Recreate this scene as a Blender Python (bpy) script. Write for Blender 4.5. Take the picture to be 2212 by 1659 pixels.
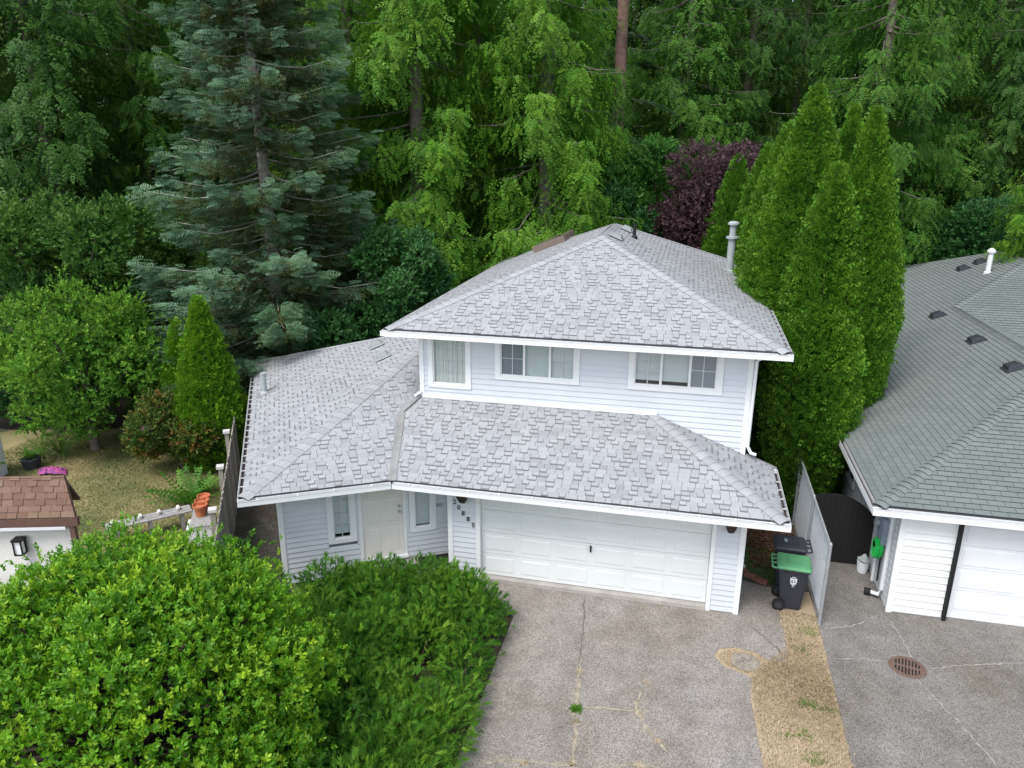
import bpy, bmesh, math, random
import numpy as np
from mathutils import Matrix, Vector
rng = np.random.default_rng(7); random.seed(7)
SC = bpy.context.scene
for o in list(bpy.data.objects): bpy.data.objects.remove(o)
COL = SC.collection

# ------------------------------------------------------------------ camera, sky, sun, exposure
CAM = np.array((4.733, -14.146, 9.205)); YAW, PITCH, ROLL, FPX = 0.230, 0.304, 0.004, 1613.8   # pixels of a 2212-wide picture
def _basis():
    cy, sy = math.cos(YAW), math.sin(YAW); cp, sp = math.cos(PITCH), math.sin(PITCH); cr, sr = math.cos(ROLL), math.sin(ROLL)
    fwd = np.array((-sy, cy, 0)); rt = np.array((cy, sy, 0)); up = np.array((0, 0, 1.))
    F = fwd*cp-up*sp; U = up*cp+fwd*sp
    return rt*cr+U*sr, U*cr-rt*sr, F, fwd
RT, UP, FW, HF = _basis()
cd = bpy.data.cameras.new('camera'); cam = bpy.data.objects.new('camera', cd); COL.objects.link(cam)
cd.sensor_width = 36; cd.lens = 36*FPX/2212; cd.clip_start = .1; cd.clip_end = 3000
M = Matrix.Identity(4)
for i in range(3):
    M[i][0] = RT[i]; M[i][1] = UP[i]; M[i][2] = -FW[i]; M[i][3] = CAM[i]
cam.matrix_world = M; SC.camera = cam
W = bpy.data.worlds.new('World'); SC.world = W; W.use_nodes = True
nt = W.node_tree; bg = nt.nodes['Background']; sky = nt.nodes.new('ShaderNodeTexSky')
sky.sky_type = 'NISHITA'; sky.sun_disc = False
SUN_EL, SUN_AZ = math.radians(58), math.radians(205)      # azimuth clockwise from +Y: high, behind the camera and a little left
sky.sun_elevation = SUN_EL; sky.sun_rotation = SUN_AZ; sky.air_density = 1.0; sky.dust_density = 1.2; sky.ozone_density = .6
hsv = nt.nodes.new('ShaderNodeHueSaturation'); hsv.inputs['Saturation'].default_value = .5      # high thin overcast
nt.links.new(sky.outputs[0], hsv.inputs['Color']); nt.links.new(hsv.outputs[0], bg.inputs[0]); bg.inputs[1].default_value = .15
sl = bpy.data.lights.new('sun', 'SUN'); sl.energy = 1.5; sl.angle = math.radians(28); sl.color = (1, .97, .92)
sun = bpy.data.objects.new('sun', sl); COL.objects.link(sun)
sd = Vector((math.sin(SUN_AZ)*math.cos(SUN_EL), math.cos(SUN_AZ)*math.cos(SUN_EL), math.sin(SUN_EL)))
sun.rotation_euler = sd.to_track_quat('Z', 'Y').to_euler(); sun.location = (0, -20, 40)
SC.view_settings.view_transform = 'Standard'; SC.view_settings.look = 'None'; SC.view_settings.exposure = 1.1; SC.view_settings.gamma = 1
cy_ = SC.cycles; cy_.max_bounces = 6; cy_.diffuse_bounces = 3; cy_.glossy_bounces = 2; cy_.transmission_bounces = 3; cy_.transparent_max_bounces = 6
cy_.use_denoising = True; cy_.caustics_reflective = False; cy_.caustics_refractive = False

# ------------------------------------------------------------------ pixel helpers (2212 x 1659 picture)
def ray(px, py): return FW+RT*(px-1106)/FPX-UP*(py-829.5)/FPX
def gz(px, py, z=0.):
    d = ray(px, py); return CAM+d*(z-CAM[2])/d[2]
def gd(px, py, D):
    d = ray(px, py); return CAM+d*D/(d@HF)
def gy(px, py, Y):
    d = ray(px, py); return CAM+d*(Y-CAM[1])/d[1]
def pj(P):
    P = np.asarray(P, float)-CAM; z = P@FW
    return np.stack([1106+FPX*(P@RT)/z, 829.5-FPX*(P@UP)/z], -1)
def vec(*a): return np.array(a, float)
def nrm(a): a = np.asarray(a, float); return a/np.linalg.norm(a, axis=-1, keepdims=True)

# ------------------------------------------------------------------ materials
def mk(name, col, rough=.7, var=.12, scale=8., bump=0., bscale=60., spec=.3, metal=0., col2=None, detail=5.):
    m = bpy.data.materials.new(name); m.use_nodes = True; t = m.node_tree; b = t.nodes['Principled BSDF']
    b.inputs['Roughness'].default_value = rough; b.inputs['Specular IOR Level'].default_value = spec; b.inputs['Metallic'].default_value = metal
    tc = t.nodes.new('ShaderNodeTexCoord'); n = t.nodes.new('ShaderNodeTexNoise'); n.inputs['Scale'].default_value = scale; n.inputs['Detail'].default_value = detail
    t.links.new(tc.outputs['Object'], n.inputs['Vector'])
    r = t.nodes.new('ShaderNodeValToRGB'); c = np.array(col); c2 = np.array(col2) if col2 is not None else c*(1+var)
    c1 = c if col2 is not None else c*(1-var)
    r.color_ramp.elements[0].position = .3; r.color_ramp.elements[1].position = .7
    r.color_ramp.elements[0].color = (*c1, 1); r.color_ramp.elements[1].color = (*np.clip(c2, 0, 1), 1)
    t.links.new(n.outputs['Fac'], r.inputs['Fac']); t.links.new(r.outputs['Color'], b.inputs['Base Color'])
    if bump:
        n2 = t.nodes.new('ShaderNodeTexNoise'); n2.inputs['Scale'].default_value = bscale; n2.inputs['Detail'].default_value = 4
        t.links.new(tc.outputs['Object'], n2.inputs['Vector'])
        bp = t.nodes.new('ShaderNodeBump'); bp.inputs['Strength'].default_value = bump; bp.inputs['Distance'].default_value = .02
        t.links.new(n2.outputs['Fac'], bp.inputs['Height']); t.links.new(bp.outputs['Normal'], b.inputs['Normal'])
    m['ramp'] = r.name
    return m
def ramp_stops(r, stops):
    while len(r.color_ramp.elements) < len(stops): r.color_ramp.elements.new(.5)
    for e, (p, c) in zip(r.color_ramp.elements, stops): e.position = p; e.color = (*c, 1)
def mk_tone(name, stops, rough=.85, grain=.15, gscale=90., patch=0., spec=.2, trans=0., bump=0.):
    """base colour from the per-piece attribute 'tone', with fine grain on top"""
    m = bpy.data.materials.new(name); m.use_nodes = True; t = m.node_tree; b = t.nodes['Principled BSDF']; L = t.links.new
    b.inputs['Roughness'].default_value = rough; b.inputs['Specular IOR Level'].default_value = spec
    a = t.nodes.new('ShaderNodeAttribute'); a.attribute_name = 'tone'
    r = t.nodes.new('ShaderNodeValToRGB'); ramp_stops(r, stops)
    fac = a.outputs['Fac']
    tc = t.nodes.new('ShaderNodeTexCoord')
    if patch:
        n = t.nodes.new('ShaderNodeTexNoise'); n.inputs['Scale'].default_value = .6; n.inputs['Detail'].default_value = 3
        L(tc.outputs['Object'], n.inputs['Vector'])
        ma = t.nodes.new('ShaderNodeMath'); ma.operation = 'MULTIPLY_ADD'; ma.inputs[1].default_value = patch; 
        su = t.nodes.new('ShaderNodeMath'); su.operation = 'SUBTRACT'; su.inputs[1].default_value = .5
        L(n.outputs['Fac'], su.inputs[0]); L(su.outputs[0], ma.inputs[0]); L(fac, ma.inputs[2]); fac = ma.outputs[0]
    L(fac, r.inputs['Fac']); out = r.outputs['Color']
    if grain:
        n = t.nodes.new('ShaderNodeTexNoise'); n.inputs['Scale'].default_value = gscale; n.inputs['Detail'].default_value = 3; L(tc.outputs['Object'], n.inputs['Vector'])
        mr = t.nodes.new('ShaderNodeMapRange'); mr.inputs[1].default_value = .3; mr.inputs[2].default_value = .7; mr.inputs[3].default_value = 1-grain; mr.inputs[4].default_value = 1+grain
        L(n.outputs['Fac'], mr.inputs[0])
        mx = t.nodes.new('ShaderNodeVectorMath'); mx.operation = 'SCALE'; L(out, mx.inputs[0]); L(mr.outputs[0], mx.inputs['Scale']); out = mx.outputs[0]
    L(out, b.inputs['Base Color'])
    if trans:
        tr = t.nodes.new('ShaderNodeBsdfTranslucent'); L(out, tr.inputs['Color']); ms = t.nodes.new('ShaderNodeMixShader'); ms.inputs[0].default_value = trans
        o = t.nodes['Material Output']; L(b.outputs[0], ms.inputs[1]); L(tr.outputs[0], ms.inputs[2]); L(ms.outputs[0], o.inputs['Surface'])
    return m
def g3(a, b, c): return [(0, a), (.5, b), (1, c)]
MT = {}
MT['white'] = mk('white_paint', (.70, .71, .72), .5, .03, 3)
MT['trim'] = mk('white_trim', (.73, .74, .74), .45, .02, 3)
MT['siding'] = mk('pale_blue_grey_vinyl', (.585, .612, .645), .55, .055, 1.1)
MT['siding_n'] = mk('white_vinyl', (.72, .73, .72), .55, .03, 2.)
MT['siding_ns'] = mk('pale_grey_vinyl', (.52, .56, .58), .6, .04, 2.)
MT['door'] = mk('cream_door_paint', (.68, .66, .61), .4, .02, 3)
MT['garage'] = mk('white_garage_door', (.70, .72, .71), .45, .04, 1.0)
MT['black'] = mk('black_metal', (.012, .012, .013), .5, .1)
MT['blackmatte'] = mk('black_stained_wood', (.010, .009, .009), .75, .2, 12)
MT['brownmetal'] = mk('dark_brown_metal', (.035, .025, .02), .5, .1)
MT['gutterin'] = mk('gutter_silt', (.055, .040, .040), .9, .3, 20)
MT['flash'] = mk('grey_valley_metal', (.26, .255, .25), .55, .15, 4, metal=.2)
MT['galv'] = mk('galvanised_steel', (.46, .48, .50), .45, .12, 6, metal=.6)
MT['wire'] = mk('galvanised_wire', (.52, .55, .57), .5, .1, 6, metal=.35)
MT['ventgrey'] = mk('pale_grey_vent', (.33, .36, .36), .6, .08)
MT['ventroof'] = mk('roof_grey_vent', (.25, .27, .27), .7, .08)
MT['ventblack'] = mk('dark_plastic_vent', (.03, .033, .04), .5, .1)
MT['skylight'] = mk('bronze_skylight', (.17, .13, .11), .4, .1)
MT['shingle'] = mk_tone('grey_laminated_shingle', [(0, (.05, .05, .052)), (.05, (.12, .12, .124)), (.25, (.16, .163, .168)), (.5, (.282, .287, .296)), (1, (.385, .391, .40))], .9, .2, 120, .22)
MT['shingle_n'] = mk_tone('green_grey_shingle', [(0, (.03, .035, .035)), (.05, (.095, .107, .105)), (.5, (.15, .170, .162)), (1, (.20, .212, .206))], .9, .22, 120, .35)
MT['shake'] = mk_tone('brown_shake', [(0, (.05, .03, .022)), (.05, (.11, .064, .047)), (.5, (.175, .102, .075)), (1, (.215, .145, .105))], .9, .2, 60, .2)
MT['under'] = mk('roof_felt', (.10, .10, .105), .9, .2)
MT['brown'] = mk('brown_painted_wood', (.13, .075, .058), .65, .15, 5)
MT['stucco'] = mk('white_stucco', (.74, .72, .67), .85, .04, 6, .15, 80)
MT['fencewood'] = mk_tone('weathered_fence_board', g3((.15, .135, .12), (.27, .245, .21), (.38, .345, .30)), .9, .25, 30)
MT['greywood'] = mk('silvery_bench_wood', (.29, .28, .27), .85, .2, 10)
MT['capwhite'] = mk('weathered_white_cap', (.55, .53, .50), .7, .15)
MT['terra'] = mk('terracotta', (.46, .15, .07), .8, .15, 10)
MT['concrete'] = mk('smooth_concrete', (.36, .335, .31), .85, .15, 4, .1)
MT['coverc'] = mk('dirty_concrete', (.24, .215, .18), .9, .25, 9, .2)
MT['bark'] = mk('grey_bark', (.15, .125, .11), .95, .35, 6, .4, 12)
MT['barkred'] = mk('reddish_bark', (.22, .14, .11), .95, .3, 6, .5, 10)
MT['barkpale'] = mk('pale_grey_bark', (.40, .365, .335), .95, .25, 5, .3, 12)
MT['twig'] = mk('twig_brown', (.075, .055, .04), .95, .3, 12)
MT['cartbody'] = mk('dark_grey_bin_plastic', (.035, .036, .045), .5, .1, 4)
MT['cartgreen'] = mk('green_bin_lid', (.10, .30, .14), .5, .1, 4)
MT['tyre'] = mk('black_rubber', (.012, .012, .013), .7, .1)
MT['emblem'] = mk('white_print', (.72, .73, .74), .5, .05, 40)
MT['hose'] = mk('green_hose', (.02, .55, .10), .35, .1)
MT['meter'] = mk('blue_grey_meter_box', (.28, .34, .40), .5, .1)
MT['blind'] = mk('white_blind', (.84, .86, .86), .6, .03)
MT['blindwarm'] = mk('cream_curtain', (.84, .84, .80), .8, .06, 5)
MT['screen'] = mk('grey_insect_screen', (.30, .32, .36), .7, .05, 30)
MT['dark'] = mk('dark_room', (.012, .014, .016), .9, .1)
MT['mat'] = mk('black_door_mat', (.012, .012, .013), .95, .3, 60)
MT['tarp'] = mk('pink_purple_fabric', (.50, .10, .26), .6, col2=(.06, .02, .14), scale=9)
MT['slate'] = mk('grey_plastic', (.22, .27, .30), .6, .1)
MT['orangewood'] = mk('split_firewood', (.38, .20, .09), .85, .3, 20)
MT['redbrick'] = mk('weathered_red_paver', (.22, .10, .07), .85, .25, 20)
# glass: mostly see-through with a sky reflection
m = bpy.data.materials.new('window_glass'); m.use_nodes = True; t = m.node_tree; t.nodes.remove(t.nodes['Principled BSDF'])
tb = t.nodes.new('ShaderNodeBsdfTransparent'); tb.inputs[0].default_value = (.96, .98, .98, 1); gl = t.nodes.new('ShaderNodeBsdfGlossy'); gl.inputs['Roughness'].default_value = .03
lw_ = t.nodes.new('ShaderNodeLayerWeight'); lw_.inputs[0].default_value = .25; fr = t.nodes.new('ShaderNodeMapRange'); fr.inputs[3].default_value = .06; fr.inputs[4].default_value = .6; t.links.new(lw_.outputs['Facing'], fr.inputs[0]); ms = t.nodes.new('ShaderNodeMixShader')
t.links.new(fr.outputs[0], ms.inputs[0]); t.links.new(tb.outputs[0], ms.inputs[1]); t.links.new(gl.outputs[0], ms.inputs[2]); t.links.new(ms.outputs[0], t.nodes['Material Output'].inputs['Surface'])
MT['glass'] = m
# ground materials
def mk_aggregate(name, base, patch1, patch2, pebble=.48, ps=.45):
    m = bpy.data.materials.new(name); m.use_nodes = True; t = m.node_tree; b = t.nodes['Principled BSDF']; L = t.links.new
    b.inputs['Roughness'].default_value = .9; b.inputs['Specular IOR Level'].default_value = .2
    tc = t.nodes.new('ShaderNodeTexCoord'); P = tc.outputs['Object']
    v = t.nodes.new('ShaderNodeTexVoronoi'); v.inputs['Scale'].default_value = 75; L(P, v.inputs['Vector'])
    hs = t.nodes.new('ShaderNodeSeparateColor'); L(v.outputs['Color'], hs.inputs[0])
    mr = t.nodes.new('ShaderNodeMapRange'); mr.inputs[3].default_value = 1-pebble; mr.inputs[4].default_value = 1+pebble*1.1; L(hs.outputs[0], mr.inputs[0])
    n = t.nodes.new('ShaderNodeTexNoise'); n.inputs['Scale'].default_value = ps; n.inputs['Detail'].default_value = 6; n.inputs['Roughness'].default_value = .62; L(P, n.inputs['Vector'])
    r = t.nodes.new('ShaderNodeValToRGB'); ramp_stops(r, [(.30, patch1), (.5, base), (.70, patch2)]); L(n.outputs['Fac'], r.inputs['Fac'])
    n2 = t.nodes.new('ShaderNodeTexNoise'); n2.inputs['Scale'].default_value = 2.3; n2.inputs['Detail'].default_value = 5; L(P, n2.inputs['Vector'])
    m2 = t.nodes.new('ShaderNodeMapRange'); m2.inputs[1].default_value = .3; m2.inputs[2].default_value = .7; m2.inputs[3].default_value = .86; m2.inputs[4].default_value = 1.12; L(n2.outputs['Fac'], m2.inputs[0])
    mp = t.nodes.new('ShaderNodeMapping'); mp.inputs['Scale'].default_value = (1.5, .16, 1); L(P, mp.inputs['Vector']); n3_ = t.nodes.new('ShaderNodeTexNoise'); n3_.inputs['Scale'].default_value = 1.; n3_.inputs['Detail'].default_value = 4; L(mp.outputs[0], n3_.inputs['Vector'])
    m3_ = t.nodes.new('ShaderNodeMapRange'); m3_.inputs[1].default_value = .35; m3_.inputs[2].default_value = .65; m3_.inputs[3].default_value = .92; m3_.inputs[4].default_value = 1.06; L(n3_.outputs['Fac'], m3_.inputs[0])      # worn wheel tracks
    mw = t.nodes.new('ShaderNodeMath'); mw.operation = 'MULTIPLY'; L(m2.outputs[0], mw.inputs[0]); L(m3_.outputs[0], mw.inputs[1])
    mu = t.nodes.new('ShaderNodeMath'); mu.operation = 'MULTIPLY'; L(mr.outputs[0], mu.inputs[0]); L(mw.outputs[0], mu.inputs[1])
    sc = t.nodes.new('ShaderNodeVectorMath'); sc.operation = 'SCALE'; L(r.outputs['Color'], sc.inputs[0]); L(mu.outputs[0], sc.inputs['Scale']); L(sc.outputs[0], b.inputs['Base Color'])
    bp = t.nodes.new('ShaderNodeBump'); bp.inputs['Strength'].default_value = .5; bp.inputs['Distance'].default_value = .01; bp.invert = True; L(v.outputs['Distance'], bp.inputs['Height']); L(bp.outputs['Normal'], b.inputs['Normal'])
    return m
MT['drive'] = mk_aggregate('exposed_aggregate', (.225, .202, .178), (.178, .155, .125), (.25, .234, .216))
MT['drive_n'] = mk_aggregate('exposed_aggregate_grey', (.172, .161, .148), (.14, .124, .10), (.20, .185, .172))
MT['gravel'] = mk_aggregate('dark_side_gravel', (.075, .068, .06), (.045, .05, .03), (.11, .10, .09), .6, .8)
MT['soil'] = mk('forest_floor', (.028, .022, .016), .95, .4, 3, .5, 20)
MT['bed'] = mk('bark_mulch', (.045, .032, .022), .95, .5, 10, .5, 30)
MT['drysoil'] = mk('dry_turf_base', (.30, .23, .145), .95, scale=2.2, col2=(.44, .35, .24), bump=.4, bscale=40)
MT['lawnbase'] = mk('lawn_base', (.06, .09, .025), .95, scale=.55, col2=(.30, .24, .12), bump=.5, bscale=30)
MT['crackline'] = mk('pale_crack_filler', (.30, .28, .25), .9, .15, 10)
MT['crackdry'] = mk('dry_weed_crack', (.285, .25, .185), .95, .35, 8)
MT['crackdark'] = mk('dark_crack', (.125, .105, .085), .95, .2, 8)
MT['iron'] = mk('rusty_iron', (.13, .085, .065), .8, .25, 15)
MT['deadleaf'] = mk_tone('dead_leaf', g3((.06, .028, .014), (.12, .055, .028), (.20, .11, .06)), .9, 0)
# foliage
def fol(name, a, b, c, trans=.3, spec=.25, rough=.55): MT[name] = mk_tone(name, g3(a, b, c), rough, 0, spec=spec, trans=trans)
fol('cedar_bright', (.045, .14, .012), (.11, .265, .02), (.22, .42, .038), .45)
fol('cedar_mid', (.035, .115, .015), (.082, .21, .023), (.165, .33, .042), .45)
fol('cedar_dark', (.025, .078, .013), (.057, .15, .02), (.115, .235, .036), .45)
fol('spruce_blue', (.045, .09, .035), (.10, .19, .095), (.20, .335, .21), .3)
fol('spruce_inner', (.055, .065, .02), (.09, .11, .03), (.13, .13, .04), .25)
fol('fir_dark', (.014, .030, .012), (.026, .055, .02), (.05, .085, .028), .15)
fol('arbor', (.05, .14, .012), (.11, .26, .02), (.21, .39, .035), .4)
fol('arbor_bright', (.065, .17, .010), (.14, .31, .018), (.26, .45, .03), .4)
fol('maple', (.03, .105, .018), (.075, .215, .03), (.15, .34, .055), .4)
fol('maple_teal', (.02, .08, .022), (.048, .15, .038), (.10, .24, .07), .4)
fol('vine', (.028, .08, .013), (.065, .16, .022), (.13, .26, .04), .4)
fol('shrub_light', (.05, .14, .016), (.12, .285, .026), (.24, .44, .05), .4)
fol('plum', (.038, .019, .024), (.080, .043, .052), (.14, .085, .10), .3)
fol('photinia', (.035, .085, .012), (.085, .14, .018), (.22, .12, .03))
fol('bush', (.055, .18, .010), (.145, .36, .016), (.35, .54, .03), .42, .35, .45)
fol('juniper', (.04, .13, .015), (.095, .25, .023), (.20, .38, .036), .4)
fol('fern', (.04, .13, .012), (.08, .22, .02), (.14, .30, .03))
fol('grass_dry', (.21, .165, .08), (.42, .33, .21), (.58, .48, .33), .2)
fol('grass_lawn', (.055, .11, .018), (.20, .195, .06), (.50, .40, .20), .2)
fol('grass_green', (.03, .09, .01), (.07, .17, .015), (.13, .24, .03), .25)

# ------------------------------------------------------------------ mesh helpers
def root_inv(o):
    return np.array(o.matrix_basis.inverted()) if o is not None else np.eye(4)
def base_of(p):
    while p is not None and p.parent is not None: p = p.parent
    return p
def thing(name, label, cat, loc=(0, 0, 0), rotz=0., group=None):
    o = bpy.data.objects.new(name, None); COL.objects.link(o); o.location = loc; o.rotation_euler = (0, 0, rotz); o.empty_display_size = .2
    tag(o, label, cat, group); return o
def tag(o, label, cat, group=None):
    o['label'] = label; o['category'] = cat
    if group: o['group'] = group
    return o
def structure(o): o['kind'] = 'structure'; return o
def obj(name, V, F, mat, parent=None, world=True, tone=None, smooth=False, mats=None, fmat=None, label=None):
    V = np.asarray(V, float)
    if world and parent is not None:
        I = root_inv(base_of(parent)); V = V@I[:3, :3].T+I[:3, 3]
    me = bpy.data.meshes.new(name)
    if isinstance(F, np.ndarray):
        n, k = F.shape
        me.vertices.add(len(V)); me.vertices.foreach_set('co', V.astype(np.float32).ravel())
        me.loops.add(n*k); me.loops.foreach_set('vertex_index', F.astype(np.int32).ravel())
        me.polygons.add(n); me.polygons.foreach_set('loop_start', np.arange(0, n*k, k, dtype=np.int32))
        if smooth: me.polygons.foreach_set('use_smooth', np.ones(n, bool))
        me.update(calc_edges=True)
    else:
        me.from_pydata([tuple(v) for v in V], [], [tuple(int(i) for i in f) for f in F])
        if smooth:
            for p in me.polygons: p.use_smooth = True
        me.update()
    for mm in (mats or [mat]): me.materials.append(MT[mm] if isinstance(mm, str) else mm)
    if fmat is not None: me.polygons.foreach_set('material_index', np.asarray(fmat, np.int32))
    if tone is not None:
        tone = np.asarray(tone, np.float32); dom = 'POINT' if len(tone) == len(V) else 'FACE'
        a = me.attributes.new('tone', 'FLOAT', dom); a.data.foreach_set('value', tone)
    o = bpy.data.objects.new(name, me); COL.objects.link(o)
    if parent is not None: o.parent = parent
    if label: o['label'] = label
    return o
class MB:
    def __init__(s): s.V = []; s.F = []; s.T = []
    def add(s, V, F, tone=None):
        b = len(s.V); s.V += [tuple(v) for v in np.asarray(V, float)]; s.F += [tuple(i+b for i in f) for f in F]
        s.T += [tone if tone is not None else .5]*len(F) if not isinstance(tone, (list, tuple)) else list(tone); return s
    def box(s, c, h, ax=None, tone=None):
        """centre, half sizes, axes rows"""
        ax = np.eye(3) if ax is None else np.asarray(ax, float); c = np.asarray(c, float)
        P = [c+ax[0]*h[0]*i+ax[1]*h[1]*j+ax[2]*h[2]*k for k in (-1, 1) for j in (-1, 1) for i in (-1, 1)]
        return s.add(P, [(0, 2, 3, 1), (4, 5, 7, 6), (0, 1, 5, 4), (2, 6, 7, 3), (0, 4, 6, 2), (1, 3, 7, 5)], tone)
    def b2(s, lo, hi, tone=None):
        lo = np.asarray(lo, float); hi = np.asarray(hi, float); return s.box((lo+hi)/2, (hi-lo)/2, None, tone)
    def tube(s, pts, rad, n=8, tone=None, cap=True):
        pts = [np.asarray(p, float) for p in pts]; rad = rad if hasattr(rad, '__len__') else [rad]*len(pts); R = []
        for i, p in enumerate(pts):
            d = nrm(pts[min(i+1, len(pts)-1)]-pts[max(i-1, 0)]); a = np.cross(d, (0, 0, 1) if abs(d[2]) < .9 else (1, 0, 0)); a = nrm(a); b = np.cross(d, a)
            R += [p+rad[i]*(math.cos(2*math.pi*k/n)*a+math.sin(2*math.pi*k/n)*b) for k in range(n)]
        F = [(i*n+k, i*n+(k+1) % n, (i+1)*n+(k+1) % n, (i+1)*n+k) for i in range(len(pts)-1) for k in range(n)]
        if cap: F += [tuple(range(n)), tuple(range((len(pts)-1)*n, len(pts)*n))]
        return s.add(R, F, tone)
    def build(s, name, mat, parent=None, smooth=False, tone=False, world=True, label=None):
        return obj(name, np.array(s.V), s.F, mat, parent, world, s.T if tone else None, smooth, label=label)
def flat(name, pts, z, mat, parent=None):
    V = [(p[0], p[1], z) for p in pts]; return obj(name, V, [tuple(range(len(V)))], mat, parent)
def scatter(tmplV, tmplF, pos, Rm, scl, tone):
    """copy a small template to many places: arrays of one joined mesh"""
    n = len(tmplV); k = len(pos)
    V = np.einsum('kij,nj->kni', Rm, tmplV)*np.asarray(scl)[:, None, None]+pos[:, None, :]
    F = (tmplF[None]+(np.arange(k)*n)[:, None, None]).reshape(-1, tmplF.shape[1])
    return V.reshape(-1, 3), F, np.repeat(tone, n)
def frames(ax, up, roll=None):
    """rotation matrices with columns x=ax, z near up"""
    x = nrm(ax); z = up-(np.sum(up*x, -1, keepdims=True))*x; bad = np.linalg.norm(z, axis=-1) < 1e-4; z[bad] += rng.normal(size=(bad.sum(), 3)); z = nrm(z); y = np.cross(z, x)
    if roll is not None:
        c, s = np.cos(roll)[:, None], np.sin(roll)[:, None]; y, z = y*c+z*s, z*c-y*s
    return np.stack([x, y, z], -1)
def clip_poly(poly, P):
    """Sutherland-Hodgman: poly clipped by convex ccw polygon P (2d)"""
    out = [np.array(p, float) for p in poly]
    for i in range(len(P)):
        a, b = P[i], P[(i+1) % len(P)]; e = b-a; inp = out; out = []
        if not inp: return []
        side = [e[0]*(p[1]-a[1])-e[1]*(p[0]-a[0]) for p in inp]
        for j in range(len(inp)):
            p, q_, sp, sq = inp[j], inp[(j+1) % len(inp)], side[j], side[(j+1) % len(inp)]
            if sp >= -1e-9: out.append(p)
            if (sp > 1e-9 and sq < -1e-9) or (sp < -1e-9 and sq > 1e-9): out.append(p+(q_-p)*sp/(sp-sq))
    return out
# ------------------------------------------------------------------ roofs
def plane_frame(poly, u):
    """frame of a roof plane: u along the eave, v up the slope, n out"""
    p = [np.asarray(a, float) for a in poly]; n = np.zeros(3)
    for i in range(len(p)): n += np.cross(p[i]-p[0], p[(i+1) % len(p)]-p[0])
    n = nrm(n)
    if n[2] < 0: n = -n
    u = nrm(np.asarray(u, float)); u = nrm(u-(u@n)*n); v = np.cross(n, u)
    if v[2] < 0: u = -u; v = np.cross(n, u)
    return u, v, n
def shingle_plane(poly, u, org, expo, wmin, wmax, thick, jitter, tone_fn, half_bond=None, hi_share=.46, band=0.):
    """list of (verts, faces, tones) for every shingle of one plane"""
    u, v, n = plane_frame(poly, u); o = np.asarray(org, float)
    P2 = [np.array(((np.asarray(p)-o)@u, (np.asarray(p)-o)@v)) for p in poly]
    ar = sum(P2[i][0]*P2[(i+1) % len(P2)][1]-P2[(i+1) % len(P2)][0]*P2[i][1] for i in range(len(P2)))
    if ar < 0: P2 = P2[::-1]
    v0 = min(p[1] for p in P2); v1 = max(p[1] for p in P2); u0 = min(p[0] for p in P2); u1 = max(p[0] for p in P2)
    out = []; k0 = int(math.floor(v0/expo)); k1 = int(math.ceil(v1/expo))
    for k in range(k0, k1):
        prev = False
        x = u0-wmax*rng.random() if half_bond is None else math.floor(u0/half_bond)*half_bond-half_bond*(.5*(k % 2)+.05*rng.random())
        while x < u1:
            high = rng.random() < (hi_share*.35 if prev else min(1, hi_share*1.5)) if half_bond is None else True; prev = high
            w = rng.uniform(wmin, max(wmin, wmax*(.72 if high else 1))) if half_bond is None else half_bond
            dv = rng.uniform(-jitter, jitter); r = [(x+.004, k*expo+dv), (x+w-.004, k*expo+dv), (x+w-.004, (k+1)*expo+.012), (x+.004, (k+1)*expo+.012)]
            c = clip_poly(r, P2); x += w
            if len(c) < 3: continue
            a = sum(c[i][0]*c[(i+1) % len(c)][1]-c[(i+1) % len(c)][0]*c[i][1] for i in range(len(c)))/2
            if a < 2e-4: continue
            th = thick*(1.0 if high else .4)
            m = len(c); vb = k*expo
            hh = [th*(1-.75*min(1, max(0, (p[1]-vb)/expo)))+.004 for p in c]
            top = [o+u*p[0]+v*p[1]+n*h for p, h in zip(c, hh)]; bot = [o+u*p[0]+v*p[1]-n*.004 for p in c]
            F = [tuple(range(m))]; T = [tone_fn(high)]; full = m == 4 and abs(c[0][1]-c[1][1]) < .004 and abs(c[2][1]-c[3][1]) < .004 and abs(c[0][0]-c[3][0]) < .004
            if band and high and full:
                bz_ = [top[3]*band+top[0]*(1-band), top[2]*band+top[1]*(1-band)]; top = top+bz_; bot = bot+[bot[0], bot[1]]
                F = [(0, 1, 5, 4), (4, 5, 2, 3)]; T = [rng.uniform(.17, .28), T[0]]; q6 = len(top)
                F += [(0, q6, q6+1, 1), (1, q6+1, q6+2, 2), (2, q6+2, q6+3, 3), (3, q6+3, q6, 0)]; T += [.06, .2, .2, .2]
                out.append((np.array(top+bot), F, T, np.mean(top, 0), a)); continue
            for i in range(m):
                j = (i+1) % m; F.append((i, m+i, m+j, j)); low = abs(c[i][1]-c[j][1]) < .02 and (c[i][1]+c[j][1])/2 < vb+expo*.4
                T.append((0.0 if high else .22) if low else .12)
            out.append((np.array(top+bot), F, T, np.mean(top, 0), a))
    return out
def pix_area(V):
    p = pj(V); x, y = p[:, 0], p[:, 1]; return .5*abs(np.dot(x, np.roll(y, -1))-np.dot(y, np.roll(x, -1)))
def lay_shingles(roof, pieces, mat, keep=300, visible=lambda c: True):
    sc = []
    for i, (V, F, T, c, a) in enumerate(pieces):
        p = pj(c); ok = 0 < p[0] < 2212 and 0 < p[1] < 1659 and visible(c)
        sc.append(pix_area(V[:len(V)//2]) if ok else -1)
    order = np.argsort(sc)[::-1]; big = set(order[:keep].tolist()); rest = MB()
    for i, (V, F, T, c, a) in enumerate(pieces):
        if i in big and sc[i] > 0: obj('shingle', V, F, mat, roof, tone=T)
        else: rest.add(V, F, list(T))
    r = rest.build('shingle_field', mat, roof, tone=True); r['kind'] = 'stuff'
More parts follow.
